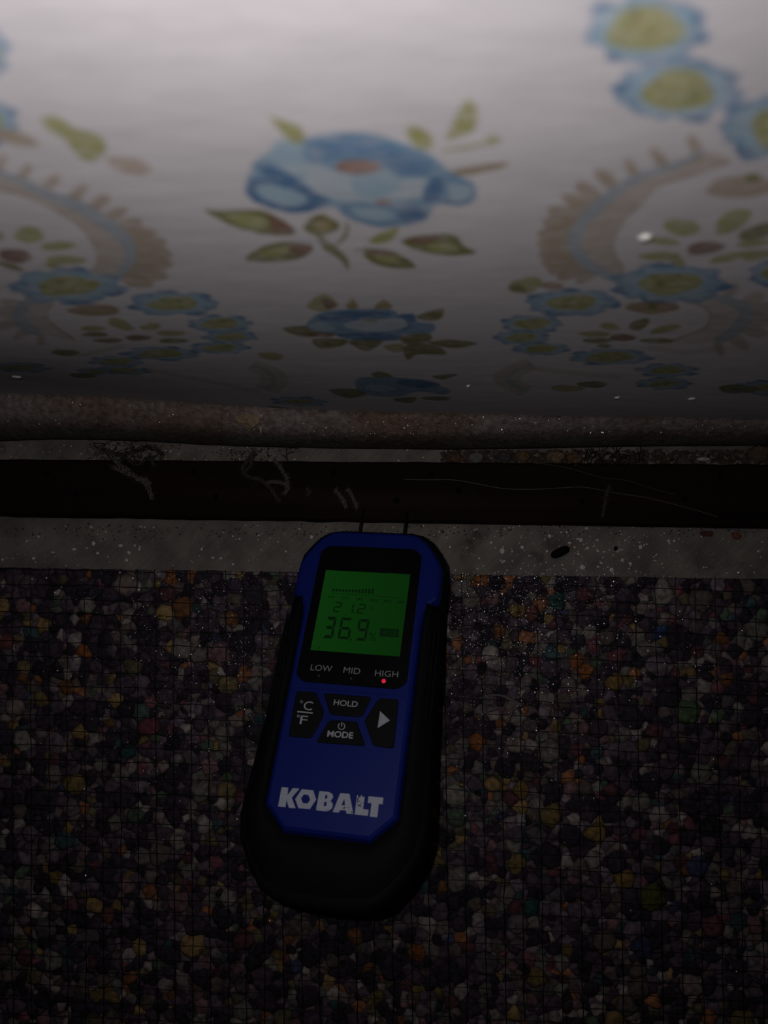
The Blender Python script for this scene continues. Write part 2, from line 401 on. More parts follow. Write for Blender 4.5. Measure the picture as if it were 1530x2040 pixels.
for P in ([(250, 690), (150, 715), (110, 700)], [(290, 745), (420, 770), (520, 790)], [(1050, 730), (1150, 740), (1240, 745)], [(1290, 690), (1370, 700), (1440, 690)]):
    stroke(P, 14, TAN, .35, .7)
# -- chains of blue flowers
for i, q in enumerate([(1285, 58, 132, 78, 78, 46), (1352, 180, 138, 68, 72, 42), (1545, 255, 120, 72, 50, 40),
                       (1335, 565, 128, 44, 64, 22), (1140, 603, 102, 30, 50, 16), (1060, 645, 68, 20, 38, 11), (1040, 672, 60, 16, 32, 9), (1078, 694, 62, 13, 32, 8), (1215, 709, 88, 17, 48, 10), (1330, 733, 68, 14, 35, 7), (1322, 757, 60, 12, 30, 6), (1545, 545, 60, 28, 30, 14),
                       (-30, 105, 50, 62, 25, 30), (-25, 245, 66, 50, 30, 25),
                       (135, 570, 124, 40, 62, 20), (345, 605, 98, 28, 50, 14), (438, 645, 68, 20, 38, 11), (460, 671, 60, 14, 32, 8), (438, 694, 66, 13, 34, 8), (320, 708, 84, 17, 44, 10), (232, 727, 62, 14, 34, 8), (245, 750, 58, 12, 30, 7), (40, 750, 66, 16, 34, 8),
                       (595, 806, 60, 11, 30, 5), (1525, 762, 70, 14, 30, 6), (190, 755, 40, 10, 20, 5)]):
    daisy(*q, seed=200+17*i)
# -- loose leaves and sprays of green
for (u, v, a, b, r, c) in [(30, 275, 48, 14, .25, TAN), (258, 330, 45, 16, .2, (.50, .40, .33)), (1480, 372, 75, 22, -.05, TAN), (1500, 355, 16, 10, 0, GD),
                           (1358, 453, 38, 17, .12, G_), (1460, 440, 40, 20, -.5, G_), (1510, 462, 40, 14, -.3, GD), (1320, 481, 34, 8, .1, G_), (1405, 494, 38, 13, -.1, BR), (1315, 511, 42, 9, 0, G_), (1450, 513, 38, 8, -.25, G_), (1505, 508, 35, 10, -.1, G_), (1350, 520, 18, 10, .6, G_), (1500, 485, 34, 7, -.1, G_),
                           (58, 468, 30, 17, 0, G_), (115, 490, 36, 9, -.05, G_), (132, 518, 40, 9, .05, G_), (30, 510, 34, 14, .1, BR), (105, 525, 15, 9, 0, G_), (-5, 470, 12, 12, 0, TAN), (20, 530, 30, 6, .3, GD),
                           (1048, 568, 34, 16, -.15, G_), (1030, 575, 20, 9, .3, GD), (1100, 569, 24, 8, .05, (.38, .26, .19)),
                           (1300, 613, 55, 12, 0, (.36, .26, .16)), (1300, 610, 9, 8, 0, GD), (188, 618, 52, 12, 0, (.36, .26, .16)),
                           (1214, 650, 20, 7, .1, G_), (1274, 646, 22, 10, -.35, GD), (1185, 665, 34, 6, 0, G_), (1325, 655, 32, 7, -.2, G_), (1240, 672, 26, 7, 0, BR), (1190, 678, 30, 5, 0, GD), (1310, 678, 35, 5, 0, GD), (1205, 688, 15, 4, 0, GD),
                           (240, 646, 28, 10, .35, G_), (300, 651, 22, 7, -.1, G_), (185, 655, 26, 6, 0, G_), (340, 664, 30, 6, 0, G_), (275, 674, 26, 6, 0, BR), (215, 680, 30, 5, 0, GD), (345, 680, 30, 5, 0, GD), (190, 667, 26, 5, 0, GD),
                           (540, 711, 26, 8, .1, G_), (130, 708, 28, 7, 0, GD), (165, 768, 28, 7, 0, GD), (1470, 765, 40, 8, 0, GD), (870, 792, 30, 4, 0, GD), (580, 825, 50, 4, .1, (.2, .25, .2)), (1180, 760, 30, 6, 0, GD), (1130, 768, 34, 6, 0, G_)]:
    ell(u, v, a, b, c, .9, r, wob=.06, seed=int(u+v))
shape([(82, 240), (110, 230), (150, 255), (200, 270), (210, 300), (185, 322), (155, 312), (130, 278), (100, 262)], G_, .95)

st_ = rng.random((NZ, NX))
for _ in range(3): st_ = (st_+np.roll(st_, 1, 1)+np.roll(st_, -1, 1))/3
st_ = (st_+np.roll(st_, 1, 0))/2
mk = np.clip((st_-st_.mean())/st_.std()*.13+.05, 0, .42)[..., None]
tint = tint*(1-mk)+PAPER*mk
def wall_print():
    m = material('printed_wallpaper', attr=True, rough=.62, spec=.35, nscale=260, namt=.07, stretch=(.5, 1, 1.6), bump=.0)
    nt = m.node_tree; b = nt.nodes['Principled BSDF']
    tc = nt.nodes.new('ShaderNodeTexCoord')
    def nz(sc, st, det=3):
        mp = nt.nodes.new('ShaderNodeMapping'); mp.inputs['Scale'].default_value = st
        n = nt.nodes.new('ShaderNodeTexNoise'); n.inputs['Scale'].default_value = sc; n.inputs['Detail'].default_value = det
        nt.links.new(tc.outputs['Object'], mp.inputs[0]); nt.links.new(mp.outputs[0], n.inputs['Vector']); return n
    n1 = nz(900, (.35, 1, 1)); n2 = nz(45, (.6, 1, 1.4))
    ad = nt.nodes.new('ShaderNodeMath'); ad.operation = 'MULTIPLY_ADD'; ad.inputs[1].default_value = .25
    nt.links.new(n1.outputs[0], ad.inputs[0]); 
    mu = nt.nodes.new('ShaderNodeMath'); mu.operation = 'MULTIPLY'; mu.inputs[1].default_value = 1.3
    nt.links.new(n2.outputs[0], mu.inputs[0]); nt.links.new(mu.outputs[0], ad.inputs[2])
    bp = nt.nodes.new('ShaderNodeBump'); bp.inputs['Strength'].default_value = .35; bp.inputs['Distance'].default_value = .0005
    nt.links.new(ad.outputs[0], bp.inputs['Height']); nt.links.new(bp.outputs[0], b.inputs['Normal'])
    return m
M_paper = wall_print()
Xg, Zg = np.meshgrid(xs, zs)
co = np.stack([Xg, wall_y(Xg, Zg), Zg], -1).reshape(-1, 3)
idx = np.arange(NX*NZ).reshape(NZ, NX)
quads = np.stack([idx[:-1, :-1], idx[1:, :-1], idx[1:, 1:], idx[:-1, 1:]], -1).reshape(-1, 4)
me = bpy.data.meshes.new('wall_back')
bx = [(-.235, WALL_Y, 0), (.244, WALL_Y, 0), (.244, WALL_Y+.02, 0), (-.235, WALL_Y+.02, 0), (-.235, WALL_Y+.02, H+.16), (.244, WALL_Y+.02, H+.16)]
nv = len(co)+6
me.vertices.add(nv); me.vertices.foreach_set('co', np.concatenate([co, np.array(bx)]).astype(np.float32).ravel())
b0 = len(co); tl, tr, bl, br = idx[0, 0], idx[0, -1], idx[-1, 0], idx[-1, -1]
extra = np.array([[bl, b0, b0+1, br], [b0, b0+3, b0+2, b0+1], [b0+3, b0+4, b0+5, b0+2], [b0+4, tl, tr, b0+5]])
Q = np.concatenate([quads, extra])
me.loops.add(Q.size); me.loops.foreach_set('vertex_index', Q.ravel().astype(np.int32))
me.polygons.add(len(Q)); me.polygons.foreach_set('loop_start', (np.arange(len(Q))*4).astype(np.int32))
try: me.polygons.foreach_set('loop_total', np.full(len(Q), 4, np.int32))
except Exception: pass
at = me.color_attributes.new('tint', 'FLOAT_COLOR', 'POINT')
tc_ = np.ones((nv, 4), np.float32); tc_[:len(co), :3] = tint.reshape(-1, 3); tc_[len(co):, :3] = PAPER
at.data.foreach_set('color', tc_.ravel())
me.update(calc_edges=True); me.validate()
me.materials.append(M_paper)
wall = bpy.data.objects.new('wall_back', me); C.objects.link(wall)
tag(wall, 'wall papered with blue flowers, green leaves and tan plumes on pale mauve', kind='structure')

# swollen, grimy foot of the wall
MID = [(-250, 838), (0, 842), (150, 847), (300, 853), (450, 861), (600, 867), (765, 871), (900, 869), (1100, 864), (1300, 862), (1530, 864), (1800, 864)]
LIP = [(-250, 884), (0, 879), (100, 876), (200, 876.5), (300, 880), (400, 886), (500, 890), (700, 894), (900, 896), (1100, 893), (1300, 889), (1530, 888), (1800, 887)]
V, Fc, bt = [], [], []
us = np.arange(-230, 1790, 5)
prof = 15
for u in us:
    a = on_floor(u, interp(UPP, u), .028)
    bpt = on_floor(u, interp(MID, u), max(.012, a[2]-.010)); c = on_floor(u, interp(LIP, u), .003)
    a0 = a + np.array([0, .0003, .004])
    P = spline([a0, a, a*.55+bpt*.45+np.array([0, 0, .0012]), bpt, bpt*.45+c*.55+np.array([0, -.0006, .001]), c, c+np.array([0, .003, -.0022])], 2)
    for k, p in enumerate(P):
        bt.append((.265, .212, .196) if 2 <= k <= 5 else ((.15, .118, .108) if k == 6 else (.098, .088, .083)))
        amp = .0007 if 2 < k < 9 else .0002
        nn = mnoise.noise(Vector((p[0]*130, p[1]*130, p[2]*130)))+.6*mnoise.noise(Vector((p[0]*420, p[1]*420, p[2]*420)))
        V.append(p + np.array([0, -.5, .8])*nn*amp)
    n = len(P)
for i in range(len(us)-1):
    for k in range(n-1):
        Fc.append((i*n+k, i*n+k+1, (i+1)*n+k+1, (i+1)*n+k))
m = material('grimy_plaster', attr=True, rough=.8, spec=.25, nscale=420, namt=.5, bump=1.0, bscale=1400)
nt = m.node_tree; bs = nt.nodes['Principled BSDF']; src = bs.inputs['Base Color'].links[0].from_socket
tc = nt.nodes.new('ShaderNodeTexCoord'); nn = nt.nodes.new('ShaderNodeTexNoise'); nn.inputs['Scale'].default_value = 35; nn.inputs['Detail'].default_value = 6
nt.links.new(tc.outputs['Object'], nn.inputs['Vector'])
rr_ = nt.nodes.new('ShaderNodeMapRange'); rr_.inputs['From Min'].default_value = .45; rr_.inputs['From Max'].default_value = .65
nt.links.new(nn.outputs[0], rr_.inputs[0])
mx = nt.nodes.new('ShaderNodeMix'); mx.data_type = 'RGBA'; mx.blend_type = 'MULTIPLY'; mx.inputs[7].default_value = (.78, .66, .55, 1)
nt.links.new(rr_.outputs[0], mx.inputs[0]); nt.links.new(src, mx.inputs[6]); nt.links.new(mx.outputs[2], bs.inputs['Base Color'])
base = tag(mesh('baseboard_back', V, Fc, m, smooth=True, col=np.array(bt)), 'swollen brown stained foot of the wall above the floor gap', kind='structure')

# ------------------------------------------------------------------ tack strip
M_wood = material('damp_dark_wood', (.012, .0068, .0048), rough=.7, spec=.06, nscale=120, namt=.5, stretch=(.06, 1, 1), bump=.6, bscale=500)
ST = .0068
def strip_pt(u, v): return on_floor(u, v, ST)
tl, tr = strip_pt(-220, 913), strip_pt(1770, 927)
bl, br = strip_pt(-220, 1026), strip_pt(1770, 1057)
nS = 120; rings = []
for i in range(nS+1):
    t = i/nS; a = tl+(tr-tl)*t; b = bl+(br-bl)*t
    w1 = .0004*mnoise.noise(Vector((t*40, 0, 0))); w2 = .0005*mnoise.noise(Vector((t*40, 5, 0)))
    a = a+[0, w1, 0]; b = b+[0, w2, 0]
    rings.append([(a[0], a[1], 0), (a[0], a[1], ST-.001), (a[0], a[1]-.001, ST), (a[0], (2*a[1]+b[1])/3, ST+w1*.4), (b[0], (a[1]+2*b[1])/3, ST+w2*.4), (b[0], b[1]+.0015, ST-.0002), (b[0], b[1], ST-.0018), (b[0], b[1], 0)])
v, f = lathe_rings(rings)
strip = tag(mesh('tack_strip', v, f, M_wood), 'long dark damp wooden carpet tack strip lying along the wall', 'tack strip')
M_steel = material('rusty_steel', (.007, .006, .0055), rough=.55, spec=.15, metal=.0, namt=.4, nscale=900)
for i, (u, vv) in enumerate([(860, 945), (790, 998), (913, 977), (1159, 999), (1363, 995), (1435, 945), (665, 942), (150, 985), (95, 944), (385, 940), (430, 990)]):
    p = on_floor(u, vv, ST)
    v1, f1 = tube([p-[0, 0, .001], p+[0, .0004, .0005], p+[0, .0008, .0016], p+[.0001, .0016, .0034]], .0011, 7, [1, 1.15, .7, .12])
    v2, f2 = blob(p, .0016, (1, 1, .22), i, 8, 3, .1)
    V, Fq = join([(v1, f1), (v2, f2)])
    mesh('tack', V, Fq, M_steel, strip, True)

# ------------------------------------------------------------------ carpet pad of bonded foam chips
PZ = .0085
e0, e1 = on_floor(0, 1131, .0095), on_floor(1530, 1154, .0095)
sl = (e1[1]-e0[1])/(e1[0]-e0[0])
def edge_y(x): return e0[1]+sl*(x-e0[0])
XL, XR, YB = -.222, .206, -.262
seeds = []; cell = .004; grid = {}
def try_add(x, y, r):
    gx, gy = int(x//cell), int(y//cell)
    k = int(math.ceil((r+.0055)/cell))
    for i in range(gx-k, gx+k+1):
        for j in range(gy-k, gy+k+1):
            for (x2, y2, r2) in grid.get((i, j), ()):
                if (x-x2)**2+(y-y2)**2 < (.86*(r+r2))**2: return False
    grid.setdefault((gx, gy), []).append((x, y, r)); seeds.append((x, y, r)); return True
KNOWN = []
for (u, v, rp, c_) in [(1320, 1185, 28, 'c'), (1335, 1215, 24, 'c'), (1150, 1318, 17, 'o'), (1168, 1338, 18, 'o'), (340, 1153, 17, 'o'), (170, 1205, 22, 'c'), (185, 1225, 20, 'c'), (1228, 1360, 22, 'y'), (1372, 1420, 30, 'g'), (1360, 1455, 24, 'g'), (950, 1480, 20, 'o'), (292, 1450, 24, 'p'), (455, 1365, 24, 'y2'), (908, 1590, 28, 'c'), (920, 1615, 22, 'c'), (255, 1500, 18, 't'), (1316, 1262, 14, 'b'), (1030, 1218, 18, 'y'), (1060, 1222, 18, 'r'), (1110, 1200, 22, 't'), (960, 1155, 18, 'o'), (940, 1195, 22, 'c2'), (1510, 1255, 28, 'c2'), (165, 1300, 18, 'o'), (450, 1575, 22, 'y2'), (400, 1580, 24, 'c2'), (1190, 1660, 24, 'y'), (1245, 1755, 24, 'y'), (1300, 1790, 34, 'g2'), (108, 1750, 16, 'y'), (210, 1830, 16, 'r'), (280, 1420, 22, 't2'), (450, 1550, 14, 'g'), (1040, 1575, 20, 'y'), (1280, 1600, 24, 'c2'), (1400, 1540, 26, 'c2'), (1060, 1810, 22, 't'), (230, 1640, 18, 'c2'), (45, 1330, 20, 'y2'), (10, 1280, 20, 'r'), (830, 1900, 22, 'o')]:
    p_ = on_floor(u, v, .0095); r_ = rp/F*(H-.0095)
    if p_[1] < edge_y(p_[0])-.001 and try_add(p_[0], p_[1], r_*.8): KNOWN.append((p_[0], p_[1], c_))
KC = {'c': (.215, .198, .17), 'c2': (.15, .137, .118), 'o': (.25, .085, .03), 'y': (.19, .12, .04), 'y2': (.17, .13, .065), 'g': (.07, .11, .055), 'g2': (.07, .075, .025), 'p': (.16, .045, .065), 't': (.025, .065, .065), 't2': (.07, .11, .095), 'b': (.03, .05, .13), 'r': (.15, .055, .05)}
for cnt, r0, r1 in ((260, .0036, .0052), (2600, .0023, .0034), (9000, .0015, .0022), (24000, .0009, .0014)):
    for _ in range(cnt):
        x = random.uniform(XL, XR); y = random.uniform(YB, edge_y(x)-.0005)
        try_add(x, y, random.uniform(r0, r1))
PAL = [((.020, .017, .022), 30), ((.030, .024, .033), 20), ((.046, .034, .045), 13), ((.072, .055, .068), 10), ((.10, .082, .092), 9), ((.155, .140, .130), 6), ((.11, .09, .078), 8), ((.20, .182, .158), 3), ((.17, .075, .034), 2.5), ((.165, .115, .045), 2.5), ((.105, .042, .05), 3), ((.12, .07, .072), 4), ((.05, .075, .048), 1.6), ((.028, .052, .054), 1.6), ((.072, .066, .038), 3.5), ((.03, .038, .07), .8)]
palc = [np.array(c) for c, w in PAL]; palw = [w for c, w in PAL]
def clip(poly, nx, ny, d):                 # keep points with n.p <= d
    out = []; m_ = len(poly)
    for i in range(m_):
        a, b = poly[i-1], poly[i]
        da, db = nx*a[0]+ny*a[1]-d, nx*b[0]+ny*b[1]-d
        if (da <= 0) != (db <= 0):
            t = da/(da-db); out.append((a[0]+t*(b[0]-a[0]), a[1]+t*(b[1]-a[1])))
        if db <= 0: out.append(b)
    return out
cells = []
for (x, y, r) in seeds:
    L = r*2.2+.002
    poly = [(x-L, y-L), (x+L, y-L), (x+L, y+L), (x-L, y+L)]
    gx, gy = int(x//cell), int(y//cell); nb = []
    k = int(math.ceil((L+.006)/cell))
    for i in range(gx-k, gx+k+1):
        for j in range(gy-k, gy+k+1):
            for q in grid.get((i, j), ()):
                d2 = (q[0]-x)**2+(q[1]-y)**2
                if 0 < d2 < (2*L+.006)**2: nb.append((d2, q))
    nb.sort(key=lambda t: t[0])
    for d2, q in nb[:26]:
        nx, ny = q[0]-x, q[1]-y
        dd = (d2+r*r-q[2]*q[2])/2+nx*x+ny*y
        poly = clip(poly, nx, ny, dd)
        if len(poly) < 3: break
    if len(poly) < 3: continue
    for nx, ny, dd in ((-1, 0, -XL), (1, 0, XR), (0, -1, -YB), (-sl, 1, e0[1]-sl*e0[0])):
        poly = clip(poly, nx, ny, dd)
        if len(poly) < 3: break
    if len(poly) < 3: continue
    A = abs(area2(poly))
    if A < 2e-7: continue
    cells.append((A, poly, x, y))
def warp(x, y):
    a = mnoise.noise_vector(Vector((x*240, y*240, 1.7)))
    b = mnoise.noise_vector(Vector((x*900, y*900, 8.1)))
    ex = max(0.0, min(1.0, (edge_y(x)-y)/.002))
    return x+.0013*a[0]+.0004*b[0], y+(.0013*a[1]+.0004*b[1])*(.25+.75*ex)
def chip_geo(poly, top, crown, skirt):
    P = []
    if area2(poly) < 0: poly = poly[::-1]
    for i in range(len(poly)):
        a, b = poly[i], poly[(i+1) % len(poly)]
        L = math.hypot(b[0]-a[0], b[1]-a[1]); m_ = max(1, min(4, int(L/.0011)))
        for k in range(m_): P.append(warp(a[0]+(b[0]-a[0])*k/m_, a[1]+(b[1]-a[1])*k/m_))
    cx_ = sum(p[0] for p in P)/len(P); cy_ = sum(p[1] for p in P)/len(P); n_ = len(P)
    ez = [PZ+.0003*mnoise.noise(Vector((p[0]*300, p[1]*300, 4))) for p in P]
    V = [(p[0], p[1], z) for p, z in zip(P, ez)]
    V += [(cx_+(p[0]-cx_)*.80, cy_+(p[1]-cy_)*.80, z*.35+top*.65) for p, z in zip(P, ez)]
    V += [(cx_+(p[0]-cx_)*.55, cy_+(p[1]-cy_)*.55, top+crown*.6) for p in P]
    V.append((cx_, cy_, top+crown))
    F_ = []
    for k in range(n_):
        k2 = (k+1) % n_
        F_ += [(k, k2, n_+k2, n_+k), (n_+k, n_+k2, 2*n_+k2, 2*n_+k), (2*n_+k, 2*n_+k2, 3*n_)]
    if skirt:
        o = len(V); V += [(cx_+(p[0]-cx_)*.97, cy_+(p[1]-cy_)*.97, .0062) for p in P]
        for k in range(n_): F_.append((k, o+k, o+(k+1) % n_, (k+1) % n_))
        F_.append(tuple(o+k for k in range(n_-1, -1, -1)))
    return V, F_
M_foam = material('foam', attr=True, rough=.9, spec=.15, nscale=420, namt=.62, bump=.6, bscale=2500)
pad = bpy.data.objects.new('carpet_pad', None); C.objects.link(pad); pad.location = (0, -.14, 0)
tag(pad, 'carpet pad of bonded multicoloured foam chips under a thin black net', 'carpet pad')
bpy.context.view_layer.update()
pv, pf = prism([(XL, YB), (XR, YB), (XR, edge_y(XR)-.001), (XL, edge_y(XL)-.001)], 0.0002, .0078)
M_slab = material('foam_underside', (.03, .024, .03), rough=.95, spec=.1, namt=.4, nscale=300)
slab = mesh('pad_core', pv, pf, M_slab, pad); slab.matrix_parent_inverse = pad.matrix_world.inverted()
def in_view(poly):
    x = sum(p[0] for p in poly)/len(poly); y = sum(p[1] for p in poly)/len(poly)
    s = F/(H-.0095); u, v = NAD[0]+x*s, NAD[1]-y*s
    if not (15 < u < 1515 and v < 2030): return False
    cxm = 745-(v-1050)*.09
    if v < 1850 and abs(u-cxm) < 190: return False
    return True
cells.sort(key=lambda c: -c[0])
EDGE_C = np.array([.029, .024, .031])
def chip_col(V, c, skirt=True):            # rim of each chip blended towards one dark tone, softening its border
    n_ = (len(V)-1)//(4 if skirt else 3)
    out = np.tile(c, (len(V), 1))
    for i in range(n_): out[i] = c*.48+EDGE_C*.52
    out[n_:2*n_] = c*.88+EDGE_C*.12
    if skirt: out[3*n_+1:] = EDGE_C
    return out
single = 0; bulkV, bulkF, bulkC = [], [], []
for A, poly, sx, sy in cells:
    ln = mnoise.noise(Vector((sx*70, sy*70, 3.3)))+.5*mnoise.noise(Vector((sx*160, sy*160, 7.7)))
    c = (random.choices(palc[:4], palw[:4])[0] if ln+random.uniform(-.2, .2) > .2 else random.choices(palc, palw[:2]+[w_*1.5 for w_ in palw[2:]])[0])
    c = c*random.uniform(.75, 1.25)*np.array([1.60, 1.48, 1.58])
    if A > 1.2e-5 and random.random() < .25: c = random.choices(palc[4:11], palw[4:11])[0]
    for kx, ky, kc in KNOWN:
        if (kx-sx)**2+(ky-sy)**2 < 1e-9: c = np.array(KC[kc])
    c = np.array(c)
    top = PZ+random.uniform(.0002, .0008); crown = random.uniform(.0001, .0006)
    if single < 298 and in_view(poly):
        V, F_ = chip_geo(poly, top, crown, True)
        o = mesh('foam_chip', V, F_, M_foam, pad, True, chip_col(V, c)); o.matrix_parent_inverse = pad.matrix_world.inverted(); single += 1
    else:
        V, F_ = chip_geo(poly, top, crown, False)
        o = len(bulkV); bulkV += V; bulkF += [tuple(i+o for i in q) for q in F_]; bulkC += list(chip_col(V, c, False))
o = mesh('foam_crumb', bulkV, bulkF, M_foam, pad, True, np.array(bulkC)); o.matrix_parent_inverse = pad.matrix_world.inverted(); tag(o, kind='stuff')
# net bonded to the top of the pad
NZT = PZ+.00175
parts = []
M_net = material('black_net', (.007, .006, .008), rough=.45, spec=.4)
x = XL+.002; rows = []
def nwob(a, b, s): return .00055*mnoise.noise(Vector((a*90, b*90, s)))+.0003*mnoise.noise(Vector((a*300, b*300, s+9)))
px = x
while px < XR-.002:
    ys = np.arange(edge_y(px)+.0004, YB, -.0022)
    P = [(px+nwob(px, y, 3)-(y+.02)*.012, y, NZT+.00035*mnoise.noise(Vector((px*200, y*200, 0)))) for y in ys]
    parts.append(tube(P, .00020, 4, [1+.35*mnoise.noise(Vector((px*900, y*500, 2))) for y in ys]))
    px += .0079+.0008*max(0, min(1, (px+.02)/.15))+random.uniform(-.0003, .0003)
y = .030
while y > YB+.004:
    xs_ = np.arange(XL+.001, XR, .0024)
    P = []
    for x in xs_:
        yy = y-.030*(x-.0)-.018*abs(x)*.3+nwob(x, y, 6)
        if yy < edge_y(x)-.0003 and yy > YB: P.append((x, yy, NZT+.00035*mnoise.noise(Vector((x*200, yy*200, 0)))))
    if len(P) > 3: parts.append(tube(P, .00018, 4, [1+.35*mnoise.noise(Vector((p[0]*700, y*900, 2))) for p in P]))
    y -= .0065+random.uniform(-.0003, .0003)
V, F_ = join(parts)
o = mesh('netting', V, F_, M_net, pad, True); o.matrix_parent_inverse = pad.matrix_world.inverted(); tag(o, kind='stuff')
# bright flakes standing in for flash glints off film and plaster crumbs
def flake(p, r, tilt, seed):
    rr = random.Random(seed); n_ = rr.choice((4, 5, 6)); a0 = rr.random()*6
    ax, ay = rr.gauss(0, tilt), rr.gauss(0, tilt)
    P = []
    for k in range(n_):
        t = a0+6.283*k/n_; q = r*rr.uniform(.6, 1.2)
        P.append((q*math.cos(t), q*math.sin(t)))
    V = [(p[0]+x_, p[1]+y_, p[2]+ax*x_+ay*y_) for x_, y_ in P]+[(p[0], p[1], p[2]-r*.6)]
    F_ = [tuple(range(n_))]+[((k+1) % n_, k, n_) for k in range(n_)]
    return V, F_
parts = []
def addf(u, v, z, s):
    p = on_floor(u, v, z)
    parts.append(flake(p, random.choice((.5, .6, .7, .8, 1.0))*.00026*random.uniform(.7, 1.3), .35, s))
s = 0
for _ in range(2600):
    u, v = random.gauss(1010, 150), 1140+abs(random.gauss(40, 170))
    if v < 1900 and u > 890: addf(u, v, NZT+.0009, s)
    s += 1
for _ in range(1000):
    u, v = random.gauss(410, 120), 1140+abs(random.gauss(0, 230))
    addf(u, v, NZT+.0009, s); s += 1
for _ in range(650):
    u, v = random.uniform(-20, 1550), 1140+abs(random.gauss(0, 380))
    addf(u, v, NZT+.0009, s); s += 1
V, F_ = join(parts)
M_glint = material('bright_glint', (.8, .78, .8), rough=.42, spec=.8, metal=.65)
tag(mesh('glint_flakes', V, F_, M_glint), 'fine bright flakes added as glints of film and crumbs over the carpet pad net', kind='stuff')

# ------------------------------------------------------------------ moisture meter
mz = .2995; kk = mz/.30
Rl = np.array([[0.97842665, -0.13354207, 0.15763185], [0.03303678, 0.85431863, 0.51869861], [-0.20393591, -0.50230089, 0.84029992]])
P0 = np.array([-.0064411*kk, .02417883*kk, mz])
org = CAM + W @ P0
ax, ay, az = W @ Rl[:, 0], -(W @ Rl[:, 1]), -(W @ Rl[:, 2])
meter = bpy.data.objects.new('moisture_meter', None); C.objects.link(meter)
MM = Matrix(((ax[0], ay[0], az[0], org[0]), (ax[1], ay[1], az[1], org[1]), (ax[2], ay[2], az[2], org[2]), (0, 0, 0, 1)))
meter.matrix_world = MM
tag(meter, 'blue and black handheld moisture meter with green screen, its pins against the tack strip', 'moisture meter')
def pl(u, v):                              # place on the meter's face (m, x right, y to the pins)
    dd = np.array([(u-CX)/F, (v-CY)/F, 1.0]); nz_ = Rl[:, 2]
    q = Rl.T @ ((nz_ @ P0)/(nz_ @ dd)*dd-P0)
    return (q[0], -q[1])
K = kk*1e-3
def mm(pts): return [(x*K, -y*K) for x, y in pts]
M_blue = material('blue_plastic', (.006, .017, .185), rough=.42, spec=.2, namt=.06, nscale=300, bump=.05, bscale=2500)
M_rub = material('black_rubber', (.0055, .0055, .0056), rough=.7, spec=.1, namt=.2, nscale=500, bump=.15, bscale=3000)
M_glass = material('black_window', (.004, .004, .005), rough=.12, spec=.35)
M_white = material('white_print', (.46, .46, .52), rough=.6, spec=.2, namt=.15, nscale=1500)
M_pen = material('worn_white_print', (.50, .53, .64), rough=.6, spec=.2, namt=.15, nscale=1500)
nt = M_pen.node_tree; bs = nt.nodes['Principled BSDF']; src = bs.inputs['Base Color'].links[0].from_socket
tc = nt.nodes.new('ShaderNodeTexCoord'); nn = nt.nodes.new('ShaderNodeTexNoise'); nn.inputs['Scale'].default_value = 900; nn.inputs['Detail'].default_value = 4
n4 = nt.nodes.new('ShaderNodeTexNoise'); n4.inputs['Scale'].default_value = 90
nt.links.new(tc.outputs['Object'], nn.inputs['Vector']); nt.links.new(tc.outputs['Object'], n4.inputs['Vector'])
ad = nt.nodes.new('ShaderNodeMath'); ad.operation = 'MULTIPLY'; nt.links.new(nn.outputs[0], ad.inputs[0]); nt.links.new(n4.outputs[0], ad.inputs[1])
r5 = nt.nodes.new('ShaderNodeMapRange'); r5.inputs['From Min'].default_value = .345; r5.inputs['From Max'].default_value = .375; nt.links.new(ad.outputs[0], r5.inputs[0])
mx = nt.nodes.new('ShaderNodeMix'); mx.data_type = 'RGBA'; mx.inputs[7].default_value = (.03, .04, .13, 1)
nt.links.new(r5.outputs[0], mx.inputs[0]); nt.links.new(src, mx.inputs[6]); nt.links.new(mx.outputs[2], bs.inputs['Base Color'])

def ring(P, z): return [(x*K, -y*K, z*K) for x, y in P]
# outline half profile (x, y), y counted from the top edge of the display towards the tail
OUT = [(0, -21.6), (15, -21.6), (20, -20.6), (24, -18), (27, -14), (30, -9), (30.6, -4), (30.4, 4), (30.3, 11), (30.6, 20), (31.4, 32), (31.2, 45), (31.6, 60), (32.4, 75), (33, 86), (33.2, 94), (31.5, 101), (27, 109), (21.5, 115.5), (16, 118.5), (8, 119.5), (0, 119.7)]
def full(h): return [(x, y) for x, y in h]+[(-x, y) for x, y in h[-2:0:-1]]
def sc_out(d): return [(p[0], p[1]) for p in inset([(x, -y) for x, y in full(OUT)][::-1], d)][::-1]
def rg(d, z):
    q = sc_out(d); return [(x*K, y*K, z*K) for x, y in q]
back = [rg(5, -24), rg(3.0, -23.4), rg(.8, -21.0), rg(0.1, -18.5), rg(0, -14), rg(.1, -6.4), rg(.5, -4.6), rg(2.4, -3.6)]
v, f = lathe_rings(back[::-1])
mesh('back_shell', v, f, M_rub, meter, True)
# blue front: head and the tongue running down to the logo
BH = [(0, -19.4), (14.6, -19.4), (18.6, -18.5), (22.2, -15.9), (25.0, -12.3), (28.0, -7.6), (29.6, -3.4), (29.8, 4), (29.6, 10), (26.4, 12.6), (24.8, 15.5), (24.2, 20), (24.0, 45), (23.8, 90.2), (15.3, 98.4), (0, 98.4)]
fb = full(BH)
flat = [(x, -y) for x, y in fb][::-1]
q0 = [tuple(p) for p in inset(flat, 0.0)]; q1_ = inset(flat, .9); q2_ = inset(flat, 2.0)
rings = [[(x*K, y*K, -8.4*K) for x, y in q0], [(x*K, y*K, -3.2*K) for x, y in q0], [(x*K, y*K, -.7*K) for x, y in q1_], [(x*K, y*K, 0) for x, y in q2_]]
v, f = lathe_rings(rings)
mesh('front_shell', v, f, M_blue, meter)
